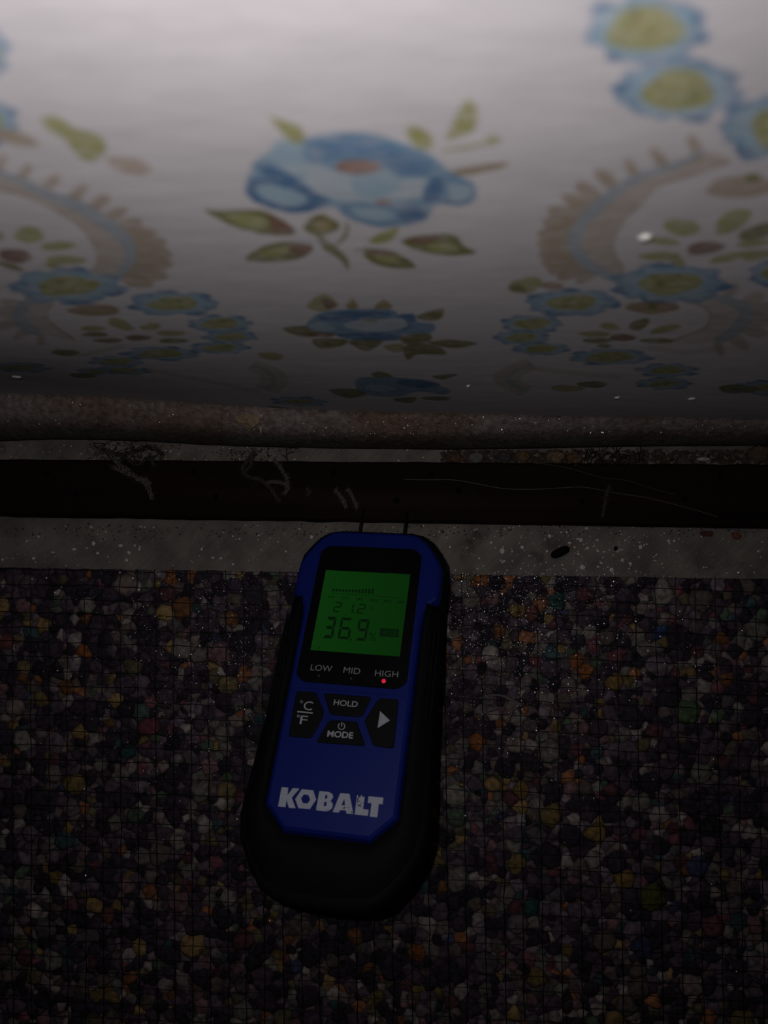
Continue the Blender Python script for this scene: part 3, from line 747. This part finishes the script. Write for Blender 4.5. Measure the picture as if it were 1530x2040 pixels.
# rubber flanks and tail bumper round the tongue
half = [((24.9, 11.4), (26.2, 12.2), (30.35, 11)), ((24.75, 14.2), (26.2, 15), (30.5, 16)), ((24.4, 20), (26.4, 21), (30.7, 22)), ((24.2, 32), (26.6, 32), (31.5, 32)), ((24.2, 45), (26.6, 45), (31.3, 45)), ((24.1, 60), (26.6, 60), (31.7, 60)), ((24.1, 75), (27, 76), (32.5, 75)), ((24.0, 90.3), (26.6, 94.5), (33.25, 92)), ((21, 93.4), (24.6, 99.5), (31.6, 101)), ((18.4, 95.8), (20.5, 104.5), (27.1, 109)), ((15.4, 98.7), (15.6, 107.4), (21.6, 115.6)), ((11, 98.75), (11, 108), (16, 118.6)), ((5, 98.75), (5, 108.3), (8, 119.6)), ((0, 98.75), (0, 108.4), (0, 119.8))]
seq = [tuple((x, y) for x, y in q) for q in half]+[tuple((-x, y) for x, y in q) for q in half[-2::-1]]
V = []; F_ = []
lev = (-1.0, -.05, .15, -.9, -4.2, -8.3)
for a, b, c in seq:
    a, b, c = map(np.array, (a, b, c))
    for p, z in ((a, -6.0), (a, -.25), (a*.55+b*.45, .05), (b, -.25), (b*.62+c*.38, -1.9), (b*.2+c*.8, -4.6), (c, -7.0), (c, -9.0)):
        V.append((p[0]*K, -p[1]*K, z*K))
n8 = 8
for i in range(len(seq)-1):
    for k in range(n8-1):
        F_.append((i*n8+k, (i+1)*n8+k, (i+1)*n8+k+1, i*n8+k+1))
F_.append(tuple(range(n8))); F_.append(tuple((len(seq)-1)*n8+k for k in range(n8-1, -1, -1)))
mesh('rubber_grip', V, F_, M_rub, meter, True)
for s_ in (-1, 1):                         # raised ribs along the flanks
    for x_, z_ in ((27.3, .0), (28.9, -.95), (30.4, -2.5)):
        P = [(s_*x_*K, -y_*K, (z_-.9)*K) for y_ in np.linspace(18, 58, 12)]
        v, f = tube(P, .00062, 6, [.3, .8]+[1]*8+[.8, .3])
        mesh('grip_rib', v, f, M_rub, meter, True)
# display window
win = mm([(-17.7, -11.4), (17.7, -11.4), (20.9, -8.6), (21.1, 43.8), (17.9, 46.4), (-17.9, 46.4), (-21.1, 43.8), (-20.9, -8.6)])
v, f = prism(rounded(win, .0016), -.0006, .0004, .0002)
window = mesh('display_window', v, f, M_glass, meter)
# lit green screen
m = bpy.data.materials.new('green_backlight'); m.use_nodes = True; nt = m.node_tree; bs = nt.nodes['Principled BSDF']
bs.inputs['Base Color'].default_value = (.004, .02, .004, 1); bs.inputs['Roughness'].default_value = .35; bs.inputs['Specular IOR Level'].default_value = .05
tc = nt.nodes.new('ShaderNodeTexCoord'); sp = nt.nodes.new('ShaderNodeSeparateXYZ'); nt.links.new(tc.outputs['Generated'], sp.inputs[0])
r6 = nt.nodes.new('ShaderNodeMapRange'); r6.inputs['To Min'].default_value = 1.35; r6.inputs['To Max'].default_value = .9; nt.links.new(sp.outputs[0], r6.inputs[0])
bs.inputs['Emission Color'].default_value = (.0021, .0200, .0020, 1)
nt.links.new(r6.outputs[0], bs.inputs['Emission Strength'])
M_lcd = m
lcd = mm([(-17.25, 0), (17.25, 0), (17.25, 34), (-17.25, 34)])
v, f = prism(lcd, .0002, .00046)
mesh('display', v, f, M_lcd, window)
M_seg = material('dark_segment', (.003, .008, .003), rough=.5, spec=.1, emit=(.0007, .0052, .0012), estr=1)
ZT = .00052
def plate(P, z0=.0004, z1=ZT): return prism(P, z0, z1)
def lq(x, y): return pl(560+x/4.25, 1030+y/4.25)      # on the display, measured on an enlarged view
SEGS = {'0': 'abcdef', '1': 'bc', '2': 'abged', '3': 'abgcd', '6': 'afgedc', '9': 'abgfcd', '4': 'fgbc', '8': 'abcdefg', '5': 'afgcd'}
def digit(ch, tl_, tr_, bl_, br_, th, name='digit', par=None):
    tl_, tr_, bl_, br_ = map(np.array, (tl_, tr_, bl_, br_))
    def bi(s, t): return (1-t)*((1-s)*tl_+s*tr_)+t*((1-s)*bl_+s*br_)
    a, g, h = th, .03, th*.5
    hh = th*.62
    D = {'a': [(g, 0), (1-g, 0), (1-g-a, hh), (g+a, hh)], 'd': [(g, 1), (1-g, 1), (1-g-a, 1-hh), (g+a, 1-hh)],
         'f': [(0, g), (a, g+hh), (a, .5-hh*.5-.01), (0, .5-.02)], 'b': [(1, g), (1-a, g+hh), (1-a, .5-hh*.5-.01), (1, .5-.02)],
         'e': [(0, .5+.02), (a, .5+hh*.5+.01), (a, 1-g-hh), (0, 1-g)], 'c': [(1, .5+.02), (1-a, .5+hh*.5+.01), (1-a, 1-g-hh), (1, 1-g)],
         'g': [(g+a*.3, .5), (g+a, .5-hh*.5), (1-g-a, .5-hh*.5), (1-g-a*.3, .5), (1-g-a, .5+hh*.5), (g+a, .5+hh*.5)]}
    V, F_ = join([plate([tuple(bi(s, t)) for s, t in D[k]]) for k in SEGS[ch]])
    return mesh(name, V, F_, M_seg, par or window)
digit('3', lq(392, 848), lq(475, 850), lq(352, 1028), lq(440, 1032), .25)
digit('6', lq(512, 853), lq(612, 860), lq(478, 1034), lq(580, 1042), .20)
digit('9', lq(662, 868), lq(755, 872), lq(630, 1048), lq(718, 1054), .21)
digit('2', lq(462, 722), lq(524, 727), lq(440, 806), lq(500, 812), .19)
digit('1', lq(560, 732), lq(622, 738), lq(545, 815), lq(608, 820), .20)
digit('2', lq(658, 738), lq(722, 744), lq(640, 820), lq(704, 826), .19)
def dot(x, y, r): return plate([lq(x+r*math.cos(t), y+r*math.sin(t)) for t in np.linspace(0, 6.283, 9)[:-1]])
mesh('decimal_point', *dot(594, 1043, 8), M_seg, window); mesh('decimal_point', *dot(622, 816, 5), M_seg, window)
parts = []
for i in range(13):
    x_ = 436+i*27.5; yb = 634+i*1.45; h_ = 22 if i < 7 else 22+(i-6)*4.2
    yb2 = yb+(0 if i < 7 else (i-6)*.8)
    parts.append(plate([lq(x_+2, yb2-h_), lq(x_+18, yb2-h_+1), lq(x_+16, yb2), lq(x_, yb2-1)]))
parts.append(plate([lq(430, 647), lq(1022, 688), lq(1022, 691), lq(430, 650)]))
V, F_ = join(parts); mesh('bar_scale', V, F_, M_seg, window)

def text_geo(s_, off=0.0):
    cu = bpy.data.curves.new('t', 'FONT'); cu.body = s_; cu.size = 1; cu.offset = off; cu.resolution_u = 4; cu.fill_mode = 'FRONT' if hasattr(cu, 'fill_mode') else cu.fill_mode
    ob = bpy.data.objects.new('t', cu); C.objects.link(ob)
    dg = bpy.context.evaluated_depsgraph_get(); dg.update()
    me_ = bpy.data.meshes.new_from_object(ob.evaluated_get(dg))
    V = [tuple(v.co) for v in me_.vertices]; F_ = [tuple(p.vertices) for p in me_.polygons]
    bpy.data.objects.remove(ob); bpy.data.curves.remove(cu); bpy.data.meshes.remove(me_)
    return V, F_
def text(s_, L, R_, cap, name, mat_, par, z, off=0.0):  # s_ between two baseline points on the face, with a cap height (m)
    V, F_ = text_geo(s_, off); V = np.array(V)
    x0, x1 = V[:, 0].min(), V[:, 0].max(); y1 = V[:, 1].max(); y0 = max(V[:, 1].min(), -.02)
    L = np.array(L); e = np.array(R_)-L; n_ = np.array([-e[1], e[0]]); n_ = n_/np.linalg.norm(n_)
    out = [tuple(L+e*((a-x0)/(x1-x0))+n_*cap*((b-y0)/(y1-y0)))+(z,) for a, b in V[:, :2]]
    return mesh(name, out, F_, mat_, par)
PXM = .275/F
for s_, x_, y_, w_ in (('0%', 400, 690, 50), ('12%', 508, 699, 62), ('24%', 632, 709, 66), ('36%', 750, 717, 66), ('48%', 868, 726, 68), ('60%', 985, 735, 62)):
    text(s_, lq(x_, y_), lq(x_+w_, y_+w_*.07), 6.2*PXM, 'lettering', M_seg, window, ZT, .008)
text('%', lq(738, 1050), lq(800, 1055), 18*PXM, 'lettering', M_seg, window, ZT, -.005)
text('°C', lq(745, 783), lq(784, 787), 6.5*PXM, 'lettering', M_seg, window, ZT, .02)
text('A', lq(306, 1126), lq(332, 1129), 8*PXM, 'lettering', M_seg, window, ZT)
M_word = material('screen_word', (.004, .012, .004), rough=.5, spec=.1, emit=(.0014, .0135, .0018), estr=1)
v, f = plate([lq(840, 945), lq(1000, 956), lq(996, 1024), lq(836, 1013)], .0004, ZT); mesh('word_frame', v, f, M_seg, window)
text('WOOD', lq(848, 1007), lq(985, 1015), 12.5*PXM, 'lettering', M_word, window, ZT+.00002, .012)
# words and lights under the screen
M_pale = material('grey_print', (.30, .30, .31), rough=.6, spec=.2)
text('LOW', lq(250, 1300), lq(430, 1314), 12.5*PXM, 'lettering', M_pale, window, .00045)
text('MID', lq(527, 1322), lq(668, 1336), 12.5*PXM, 'lettering', M_pale, window, .00045)
text('HIGH', lq(794, 1349), lq(990, 1362), 12.5*PXM, 'lettering', M_pale, window, .00045)
M_red = material('red_light', (.3, .01, .02), rough=.3, emit=(.75, .02, .05), estr=.62)
M_off = material('unlit_light', (.03, .028, .028), rough=.3)
for x_, y_, lit in ((320, 1345, 0), (593, 1368, 0), (870, 1392, 1)):
    c = lq(x_, y_); v, f = blob((c[0], c[1], .0004), (19.5 if lit else 15)/4.25*PXM, (1, 1, .35), 1, 12, 4, 0.0)
    o = mesh('indicator_light', v, f, M_red if lit else M_off, window, True)
    if lit: o['label'] = 'lit red indicator light'
# buttons
def bq(x, y): return pl(540+x/4.026, 1340+y/4.026)
M_btn = material('black_button', (.006, .006, .0065), rough=.6, spec=.15)
def button(P):
    v, f = prism(rounded([bq(*p) for p in P], .0011, 3), -.0004, .0006, .00035)
    return mesh('button', v, f, M_btn, meter)
bC = button([(205, 148), (358, 158), (425, 300), (415, 365), (325, 528), (140, 515)])
bH = button([(422, 166), (808, 196), (735, 350), (690, 358), (475, 338)])
bM = button([(468, 382), (690, 394), (758, 590), (362, 562)])
bA = button([(868, 206), (1026, 216), (985, 612), (822, 590), (748, 385)])
ZB = .00066
text('HOLD', bq(503, 265), bq(694, 282), 11.5*PXM, 'symbol', M_white, bH, ZB, .006)
text('MODE', bq(452, 517), bq(658, 533), 12*PXM, 'symbol', M_white, bM, ZB, .022)
text('C', bq(260, 302), bq(331, 308), 17.5*PXM, 'symbol', M_white, bC, ZB)
text('F', bq(231, 416), bq(290, 421), 17*PXM, 'symbol', M_white, bC, ZB)
v, f = plate([bq(215, 312), bq(338, 323), bq(337, 333), bq(214, 322)], .0006, ZB); mesh('symbol', v, f, M_white, bC)
def arc(cx_, cy_, r, wd, t0, t1, n_=20):
    A = [bq(cx_+(r+wd/2)*math.cos(t), cy_+(r+wd/2)*math.sin(t)) for t in np.linspace(t0, t1, n_)]
    B = [bq(cx_+(r-wd/2)*math.cos(t), cy_+(r-wd/2)*math.sin(t)) for t in np.linspace(t0, t1, n_)]
    V = [(x, y, ZB) for x, y in A]+[(x, y, ZB) for x, y in B]
    return V, [(i, i+1, n_+i+1, n_+i) for i in range(n_-1)]
for cx_, cy_ in ((248, 238), (222, 352)):
    v, f = arc(cx_, cy_, 9, 4, 0, 6.283, 14); mesh('symbol', v, f, M_white, bC)
pw = arc(568, 434, 26, 6.5, -1.15, 4.15); ln = plate([bq(567, 402), bq(574, 402), bq(571, 436), bq(564, 436)], .0006, ZB)
V, F_ = join([pw, ln]); mesh('symbol', V, F_, M_white, bM)
v, f = plate([bq(877, 313), bq(955, 388), bq(857, 448)], .0006, ZB); mesh('symbol', v, f, M_white, bA)
# fine moulded line above and beside the buttons
P = [bq(*p) for p in ((185, 150), (215, 124), (1010, 186), (1045, 215))]
v, f = tube([(x, y, 0) for x, y in spline(P, 6)], .00016, 5); mesh('moulded_line', v, f, M_blue, meter, True)
# logo, letter by letter
def kq(x, y): return pl(540+x/4.026, 1340+y/4.026)
LET = [[[(85, 918), (139, 923), (131, 985), (176, 926), (228, 931), (166, 1003), (197, 1088), (143, 1084), (124, 1020), (116, 1080), (57, 1074)]],
       [[(248, 935), (338, 945), (362, 1018), (310, 1096), (220, 1087), (194, 1014)], [(262, 977), (300, 981), (315, 1020), (293, 1051), (255, 1047), (240, 1010)]],
       [[(388, 950), (462, 957), (492, 973), (499, 1000), (478, 1028), (496, 1052), (490, 1088), (460, 1110), (432, 1112), (360, 1104)], [(436, 978), (452, 984), (452, 1002), (446, 1012), (431, 1010)], [(428, 1034), (446, 1040), (446, 1060), (438, 1072), (422, 1070)]],
       [[(556, 966), (630, 973), (660, 1135), (606, 1130), (600, 1106), (556, 1102), (544, 1123), (494, 1118)], [(588, 1010), (594, 1066), (564, 1064)]],
       [[(690, 982), (752, 988), (738, 1096), (783, 1100), (777, 1148), (671, 1138)]],
       [[(782, 992), (901, 1003), (895, 1056), (864, 1053), (852, 1161), (792, 1155), (806, 1048), (776, 1045)]]]
def letter_mesh(loops, z):
    me_ = bpy.data.curves.new('l', 'CURVE'); me_.dimensions = '2D'; me_.fill_mode = 'BOTH'; me_.extrude = .00003
    for lp in loops:
        s2 = me_.splines.new('POLY'); s2.points.add(len(lp)-1); s2.use_cyclic_u = True
        for q, p in zip(s2.points, lp): k_ = kq(*p); q.co = (k_[0], k_[1], 0, 1)
    ob = bpy.data.objects.new('l', me_); C.objects.link(ob)
    dg = bpy.context.evaluated_depsgraph_get(); dg.update()
    mm_ = bpy.data.meshes.new_from_object(ob.evaluated_get(dg))
    V = [(v.co.x, v.co.y, v.co.z+z) for v in mm_.vertices]; F_ = [tuple(p.vertices) for p in mm_.polygons]
    bpy.data.objects.remove(ob); bpy.data.curves.remove(me_); bpy.data.meshes.remove(mm_)
    return V, F_
for lp in LET:
    V, F_ = letter_mesh(lp, .00004); mesh('logo_letter', V, F_, M_pen, meter)
# two steel pins at the head
for x_ in (-9.6, 9.9):
    v1, f1 = tube([(x_*K, 20.5*K, -12*K), (x_*K, 23.6*K, -12*K)], .0013, 10)
    v2, f2 = tube([(x_*K, 23*K, -12*K), (x_*K, 33*K, -12*K), (x_*K, 37*K, -12*K)], .00055, 8, [1, 1, .15])
    V, F_ = join([(v1, f1), (v2, f2)]); mesh('pin', V, F_, M_steel, meter, True)

# ------------------------------------------------------------------ small things lying about
def fibre_path(pts, z0, lift=.0, n=8, jit=.0, seed=0):
    rr = random.Random(seed); P = spline([on_floor(u, v, z0+(w if len(q) > 2 else 0)) for q in pts for u, v, w in [q if len(q) > 2 else (*q, 0)]], n)
    return [p+np.array([rr.gauss(0, jit), rr.gauss(0, jit), abs(rr.gauss(0, jit))+lift]) for p in P]
def yarn(pts, z0, r, plies, twist, seed):  # a twisted yarn: plies wound round a path
    P = np.array(fibre_path(pts, z0, r*1.3, 10)); n_ = len(P); T = np.gradient(P, axis=0); T /= np.linalg.norm(T, axis=1)[:, None]+1e-9
    out = []; rr = random.Random(seed)
    for k in range(plies):
        Q = []
        for i in range(n_):
            a = np.cross(T[i], [0, 0, 1.0]); a /= np.linalg.norm(a)+1e-9; b = np.cross(T[i], a)
            g = 6.283*(k/plies+twist*i/n_); q = r*rr.uniform(.75, 1.25)
            Q.append(P[i]+q*(math.cos(g)*a+math.sin(g)*b))
        out.append(tube(Q, r*.5, 5, [.4]+[rr.uniform(.5, 1.25) for _ in range(n_-2)]+[.3]))
    for k in range(n_*2):                  # loose hairs standing off the yarn
        p = P[rr.randrange(n_)]; a = rr.random()*6.28; L = rr.uniform(.0008, .0024)
        out.append(tube([p+np.array([L*t*math.cos(a+t*.8), L*t*math.sin(a+t*.8), .0005*t*(1-t*.6)]) for t in (0, .35, .7, 1)], .00007, 3))
    return out
def fuzz(cu, cv, du, dv, n_, z0, seed, r=.00011):
    rr = random.Random(seed); out = []
    for i in range(n_):
        u, v = rr.gauss(cu, du), rr.gauss(cv, dv); a = rr.random()*6.28; L = rr.uniform(10, 34)
        P = [(u+L*t*math.cos(a+t*rr.uniform(-1, 1)), v+L*t*math.sin(a+t*rr.uniform(-1, 1)), rr.uniform(0, .002)) for t in (0, .4, .8, 1.2)]
        out.append(tube(fibre_path(P, z0, .0004, 4), r, 4))
    return out
M_yarn = material('dusty_yarn', (.070, .062, .056), rough=.95, spec=.1, namt=.5, nscale=900)
M_yarn2 = material('pale_yarn', (.125, .11, .10), rough=.95, spec=.1, namt=.4, nscale=900)
M_dark = material('dark_fluff', (.022, .018, .016), rough=.95, spec=.1, namt=.5, nscale=900)
def stack(name, sets, label, cat, group=None):
    root = None
    V, F_ = join(sets[0][0]); root = mesh(name, V, F_, sets[0][1], None, True)
    for g, m_, pn in sets[1:]:
        V, F_ = join(g); mesh(pn, V, F_, m_, root, True)
    return tag(root, label, cat, group)
GY = 'bits of carpet yarn caught on the tack strip'
stack('yarn_tuft', [(yarn([(222, 905), (238, 925), (255, 935), (272, 950), (285, 958), (298, 975), (305, 995)], ST, .0007, 3, 3, 1)+yarn([(225, 930), (240, 936), (252, 942), (262, 948)], ST, .0007, 3, 2, 2)+yarn([(272, 956), (290, 955), (300, 966)], ST, .0006, 3, 2, 3), M_yarn2),
                    (yarn([(205, 895), (235, 905), (262, 900), (300, 890), (322, 905)], ST-.002, .0007, 3, 3, 4)+yarn([(230, 925), (250, 912), (275, 925), (300, 910), (308, 930)], ST, .0006, 3, 3, 5), M_yarn, 'strand'),
                    (fuzz(258, 918, 32, 22, 60, ST, 6), M_dark, 'fluff')], 'tangled tuft of brown-grey carpet yarn hanging over the wide left part of the tack strip', 'yarn tuft', GY)
stack('yarn_tuft', [(yarn([(545, 915), (556, 928), (566, 942), (573, 958), (572, 970)], ST, .0006, 3, 3, 11)+yarn([(530, 962), (545, 960), (562, 962), (575, 972), (565, 985)], ST, .0006, 3, 2, 12), M_yarn2),
                    (yarn([(503, 905), (492, 920), (484, 935), (495, 950), (515, 955), (532, 965), (548, 985), (556, 1000)], ST, .0006, 3, 4, 13)+yarn([(505, 898), (500, 925), (485, 945)], ST, .0005, 3, 3, 14), M_yarn, 'strand'),
                    (fuzz(530, 955, 30, 25, 46, ST, 15), M_dark, 'fluff')], 'looped tuft of grey carpet yarn on the tack strip up and left of the meter', 'yarn tuft', GY)
stack('yarn_end', [(yarn([(667, 977), (676, 985), (684, 998), (690, 1012)], ST, .0006, 3, 2.5, 21), M_yarn2)], 'short twisted grey yarn end on the strip above the meter, left of two', 'yarn', GY)
stack('yarn_end', [(yarn([(692, 975), (700, 985), (706, 998), (712, 1012)], ST, .0006, 3, 2.5, 22), M_yarn2)], 'short twisted grey yarn end on the strip above the meter, right of two', 'yarn', GY)
stack('yarn_end', [(yarn([(612, 972), (616, 980), (612, 988)], ST, .0004, 3, 1.5, 24), M_yarn)], 'tiny grey yarn crumb on the strip between the looped tuft and the twisted pair', 'yarn', GY)
stack('yarn_end', [(yarn([(1213, 968), (1208, 985), (1204, 1005), (1199, 1030)], ST, .0005, 3, 4, 23), M_yarn)], 'straight frayed yarn lying across the right half of the tack strip', 'yarn', GY)
stack('yarn_tuft', [(yarn([(1258, 903), (1260, 918), (1250, 932), (1232, 940), (1214, 945)], ST-.002, .0006, 3, 3, 31), M_yarn),
                    (fuzz(1215, 918, 40, 12, 50, ST-.003, 32), M_dark, 'fluff')], 'curled brown yarn with dark fluff behind the right half of the tack strip', 'yarn tuft', GY)
M_hair = material('pale_thread', (.085, .078, .072), rough=.5, spec=.4)
M_hair2 = material('dim_thread', (.06, .052, .048), rough=.5, spec=.4)
v, f = tube(fibre_path([(805, 955), (850, 956), (900, 956), (945, 963), (1000, 973), (1060, 975), (1120, 972), (1165, 971), (1230, 983), (1290, 992), (1370, 1012), (1430, 1030)], ST, .0005), .00020, 5); tag(mesh('thread', v, f, M_hair, None, True), 'long pale wavy thread lying along the tack strip right of the meter', 'thread')
v, f = tube(fibre_path([(1060, 922), (1120, 930), (1165, 942), (1200, 952), (1250, 958), (1300, 974), (1345, 985)], ST, .0004), .00017, 5); tag(mesh('thread', v, f, M_hair2, None, True), 'thin dim thread slanting over the tack strip above the long pale one', 'thread')
# clear shred of film on the pad
P = fibre_path([(955, 1390), (985, 1384), (1005, 1387), (1022, 1396), (1038, 1404)], NZT, .0006, 6)
V = []; F_ = []
for i, p in enumerate(P):
    w_ = .0003+.0005*i/len(P); V += [p+[0, w_, .0002], p+[0, -w_, 0], p+[0, -w_, -.00012], p+[0, w_, .00008]]
for i in range(len(P)-1):
    for k in range(4): F_.append((4*i+k, 4*i+(k+1) % 4, 4*i+4+(k+1) % 4, 4*i+4+k))
tag(mesh('film_shred', V, F_, material('clear_film', (.13, .13, .125), rough=.4, spec=.4)), 'narrow pale shred of plastic film on the pad right of the meter', 'film')
# black oval pellet
c = on_floor(1116, 1100, .0018); V = []; F_ = []
ns, nr = 14, 9; ca = math.radians(25)
for i in range(ns+1):
    t = i/ns*2-1; r = .0019*(max(0, 1-abs(t)**3.2))**.5+.00005
    for k in range(nr):
        g = 6.283*k/nr; rr2 = r*(1+.05*mnoise.noise(Vector((t*3, k, 0))))
        x_, y_, z_ = t*.0046, rr2*math.cos(g), rr2*.9*math.sin(g)
        V.append((c[0]+x_*math.cos(ca)-y_*math.sin(ca), c[1]+x_*math.sin(ca)+y_*math.cos(ca), c[2]+z_))
for i in range(ns):
    for k in range(nr): F_.append((i*nr+k, i*nr+(k+1) % nr, (i+1)*nr+(k+1) % nr, (i+1)*nr+k))
tag(mesh('pellet', V, F_, material('black_husk', (.004, .0038, .0035), rough=.7, spec=.1, bump=.4, bscale=900), None, True), 'black oval pellet lying on the concrete right of the meter', 'pellet')
# crumbs in the gap behind the strip
def crumb(name, u, v, wpx, hpx, zs_, colr, label, cat, seed, z=.0, rough=.28, rz=0.0, grp=None):
    p = on_floor(u, v, z); k_ = (H-z)/F
    r = 1.0
    V, F_ = blob((p[0], p[1], z+zs_*.5), .5, (wpx*k_, hpx*k_, zs_), seed, 8, 4, rough, rz)
    return tag(mesh(name, V, F_, material('crumb_%d' % seed, colr, rough=.85, spec=.2, namt=.5, nscale=1200, bump=.7, bscale=2000)), label, cat, grp)
G2 = 'crumbs lying in the gap behind the tack strip'
crumb('wood_crumb', 906, 912, 26, 22, .004, (.12, .065, .04), 'tan wood crumb in the gap just right of and above the meter', 'crumb', 301, grp=G2)
crumb('wood_crumb', 1042, 911, 26, 24, .005, (.15, .09, .045), 'small grained wood crumb in the gap, second of the tan ones', 'crumb', 302, rough=.18, grp=G2)
crumb('wood_crumb', 1108, 913, 38, 26, .005, (.17, .115, .07), 'broad pale tan wood crumb in the gap, second largest', 'crumb', 303, grp=G2)
crumb('wood_crumb', 1143, 916, 36, 24, .005, (.15, .085, .05), 'brown wood crumb in the gap, last of the tan row', 'crumb', 304, grp=G2)
crumb('plaster_crumb', 948, 913, 34, 24, .004, (.14, .13, .12), 'grey plaster lump in the gap between two tan wood crumbs', 'crumb', 305, grp=G2)
crumb('plaster_crumb', 1002, 911, 34, 22, .003, (.06, .055, .055), 'dark grey lump in the gap, left of the grained wood crumb', 'crumb', 306, grp=G2)
crumb('plaster_crumb', 1358, 921, 34, 24, .004, (.09, .085, .08), 'dull grey lump touching the strip near its far end', 'crumb', 307, grp=G2)
crumb('plaster_flake', 1400, 915, 27, 9, .002, (.42, .38, .36), 'small white plaster flake behind the strip near its far end', 'flake', 308, rough=.15, grp=G2)
crumb('plaster_crumb', 1503, 905, 60, 34, .005, (.10, .068, .045), 'brown grey crumb behind the strip at the picture edge', 'crumb', 309, grp=G2)
crumb('plaster_crumb', 183, 899, 16, 16, .002, (.18, .16, .15), 'round pale crumb on the concrete beside the tangled tuft', 'crumb', 310, grp=G2)
crumb('brick_crumb', 1464, 1067, 17, 13, .003, (.25, .085, .045), 'small orange brick crumb on the concrete below the strip', 'crumb', 311)
crumb('brick_crumb', 1405, 1063, 30, 12, .002, (.09, .04, .03), 'dull red crumb left of the small orange one', 'crumb', 312)
crumb('soil_crumb', 1225, 1092, 9, 10, .002, (.012, .01, .01), 'tiny black crumb on the concrete right of the oval pellet', 'crumb', 313)
# loose dirt in the gap and along the strip
parts = []
for i in range(1700):
    q = random.random()
    if q < .66: u, v, z = random.uniform(880, 1560), random.uniform(898, 928), 0
    elif q < .74: u, v, z = random.gauss(255, 50), random.uniform(882, 916), 0
    elif q < .79: u, v, z = random.gauss(500, 40), random.uniform(893, 918), 0
    elif q < .93: u, v, z = random.uniform(-100, 1600), 1042+abs(random.gauss(0, 8))+.014*random.uniform(0, 1500), 0
    else: u, v, z = random.uniform(-100, 1600), random.uniform(925, 1030), ST
    p = on_floor(u, v, z); parts.append(blob((p[0], p[1], z+.0002), random.uniform(.0003, .0015 if u > 880 and v < 930 else .0006)*(.4 if z else 1), (1, .8, .5), i, 6, 3, .4))
V, F_ = join(parts)
tag(mesh('dirt', V, F_, material('brown_dirt', (.066, .049, .039), rough=.95, spec=.1, namt=.6, nscale=500)), 'loose brown dirt in the floor gap and along the tack strip', kind='stuff')
# torn paper flakes on the foot of the wall, white specks on the paper
def ledge(u, v, lift=.0006):               # a point on the sloping foot of the wall
    vu, vm = interp(UPP, u), interp(MID, u); t = (v-vu)/(vm-vu)
    a = on_floor(u, vu, .028); b = on_floor(u, vm, max(.012, a[2]-.010))
    p = a+(b-a)*t; return p+np.array([0, -.3, 1])*lift*1.5
parts = []
for i in range(420):
    u = random.uniform(-60, 1580) if i % 3 else random.gauss(880, 140)
    v = interp(UPP, u)+(interp(MID, u)-interp(UPP, u))*random.uniform(.08, 1.0)
    parts.append(flake(ledge(u, v, .0007), random.uniform(.00012, .00032), .5, i))  # bright flakes added to give the wall foot its sparkle
V, F_ = join(parts)
tag(mesh('glint_flakes', V, F_, M_glint), 'fine bright flakes added for the sparkle on the brown stained foot of the wall', kind='stuff')
def flake_on(pts, name, colr, label, seed):
    P = [ledge(u, v, .0012+.0006*((i*7+seed) % 3)) for i, (u, v) in enumerate(pts)]
    n_ = len(P); c_ = sum(P)/n_+np.array([0, -.0004, .0009])
    V = list(P)+[c_]+[p-np.array([0, 0, .0008]) for p in P]
    F_ = [(i, (i+1) % n_, n_) for i in range(n_)]+[(i, n_+1+i, n_+1+(i+1) % n_, (i+1) % n_) for i in range(n_)]
    return tag(mesh(name, V, F_, material('flake_%d' % seed, colr, rough=.8, spec=.2, namt=.4, nscale=900)), label, 'paper flake')
flake_on([(470, 828), (492, 822), (518, 826), (520, 838), (508, 848), (500, 858), (488, 848), (478, 838)], 'paper_flake', (.33, .25, .165), 'tan torn paper flake sticking up from the stained foot of the wall', 1)
flake_on([(517, 822), (527, 824), (526, 832), (517, 834)], 'paper_flake', (.48, .34, .28), 'tiny pink paper scrap at the upper corner of the tan flake', 2)
flake_on([(516, 846), (525, 848), (524, 862), (518, 861)], 'paper_flake', (.42, .31, .23), 'tiny tan paper scrap hanging below the torn flake', 3)
M_chip = material('white_chip', (.8, .79, .76), rough=.6, spec=.3)
for u, v, a, b, lab in ((1285, 472, 14, 7, 'large white paint fleck stuck on the wallpaper among green leaves'), (1229, 783, 6, 1.6, 'thin white fleck low on the wallpaper, left of a similar one'), (1378, 783, 7, 1.8, 'thin white fleck low on the wallpaper, right of a similar one'), (933, 766, 4, 1.3, 'faint pale fleck low on the wallpaper beside the third blue flower'), (34, 779, 9, 2.2, 'pale fleck at the foot of the wallpaper above the stained ledge')):
    c_ = on_wall(u, v); e_ = on_wall(u+a, v); t_ = on_wall(u, v-b)
    w_, h_ = abs(e_[0]-c_[0]), abs(t_[2]-c_[2])
    V, F_ = blob((c_[0], float(wall_y(c_[0], c_[2]))-.00015, c_[2]), 1.0, (w_, .0005, h_), int(u), 9, 4, .2)
    tag(mesh('paint_fleck', V, F_, M_chip, None, True), lab, 'paint fleck')
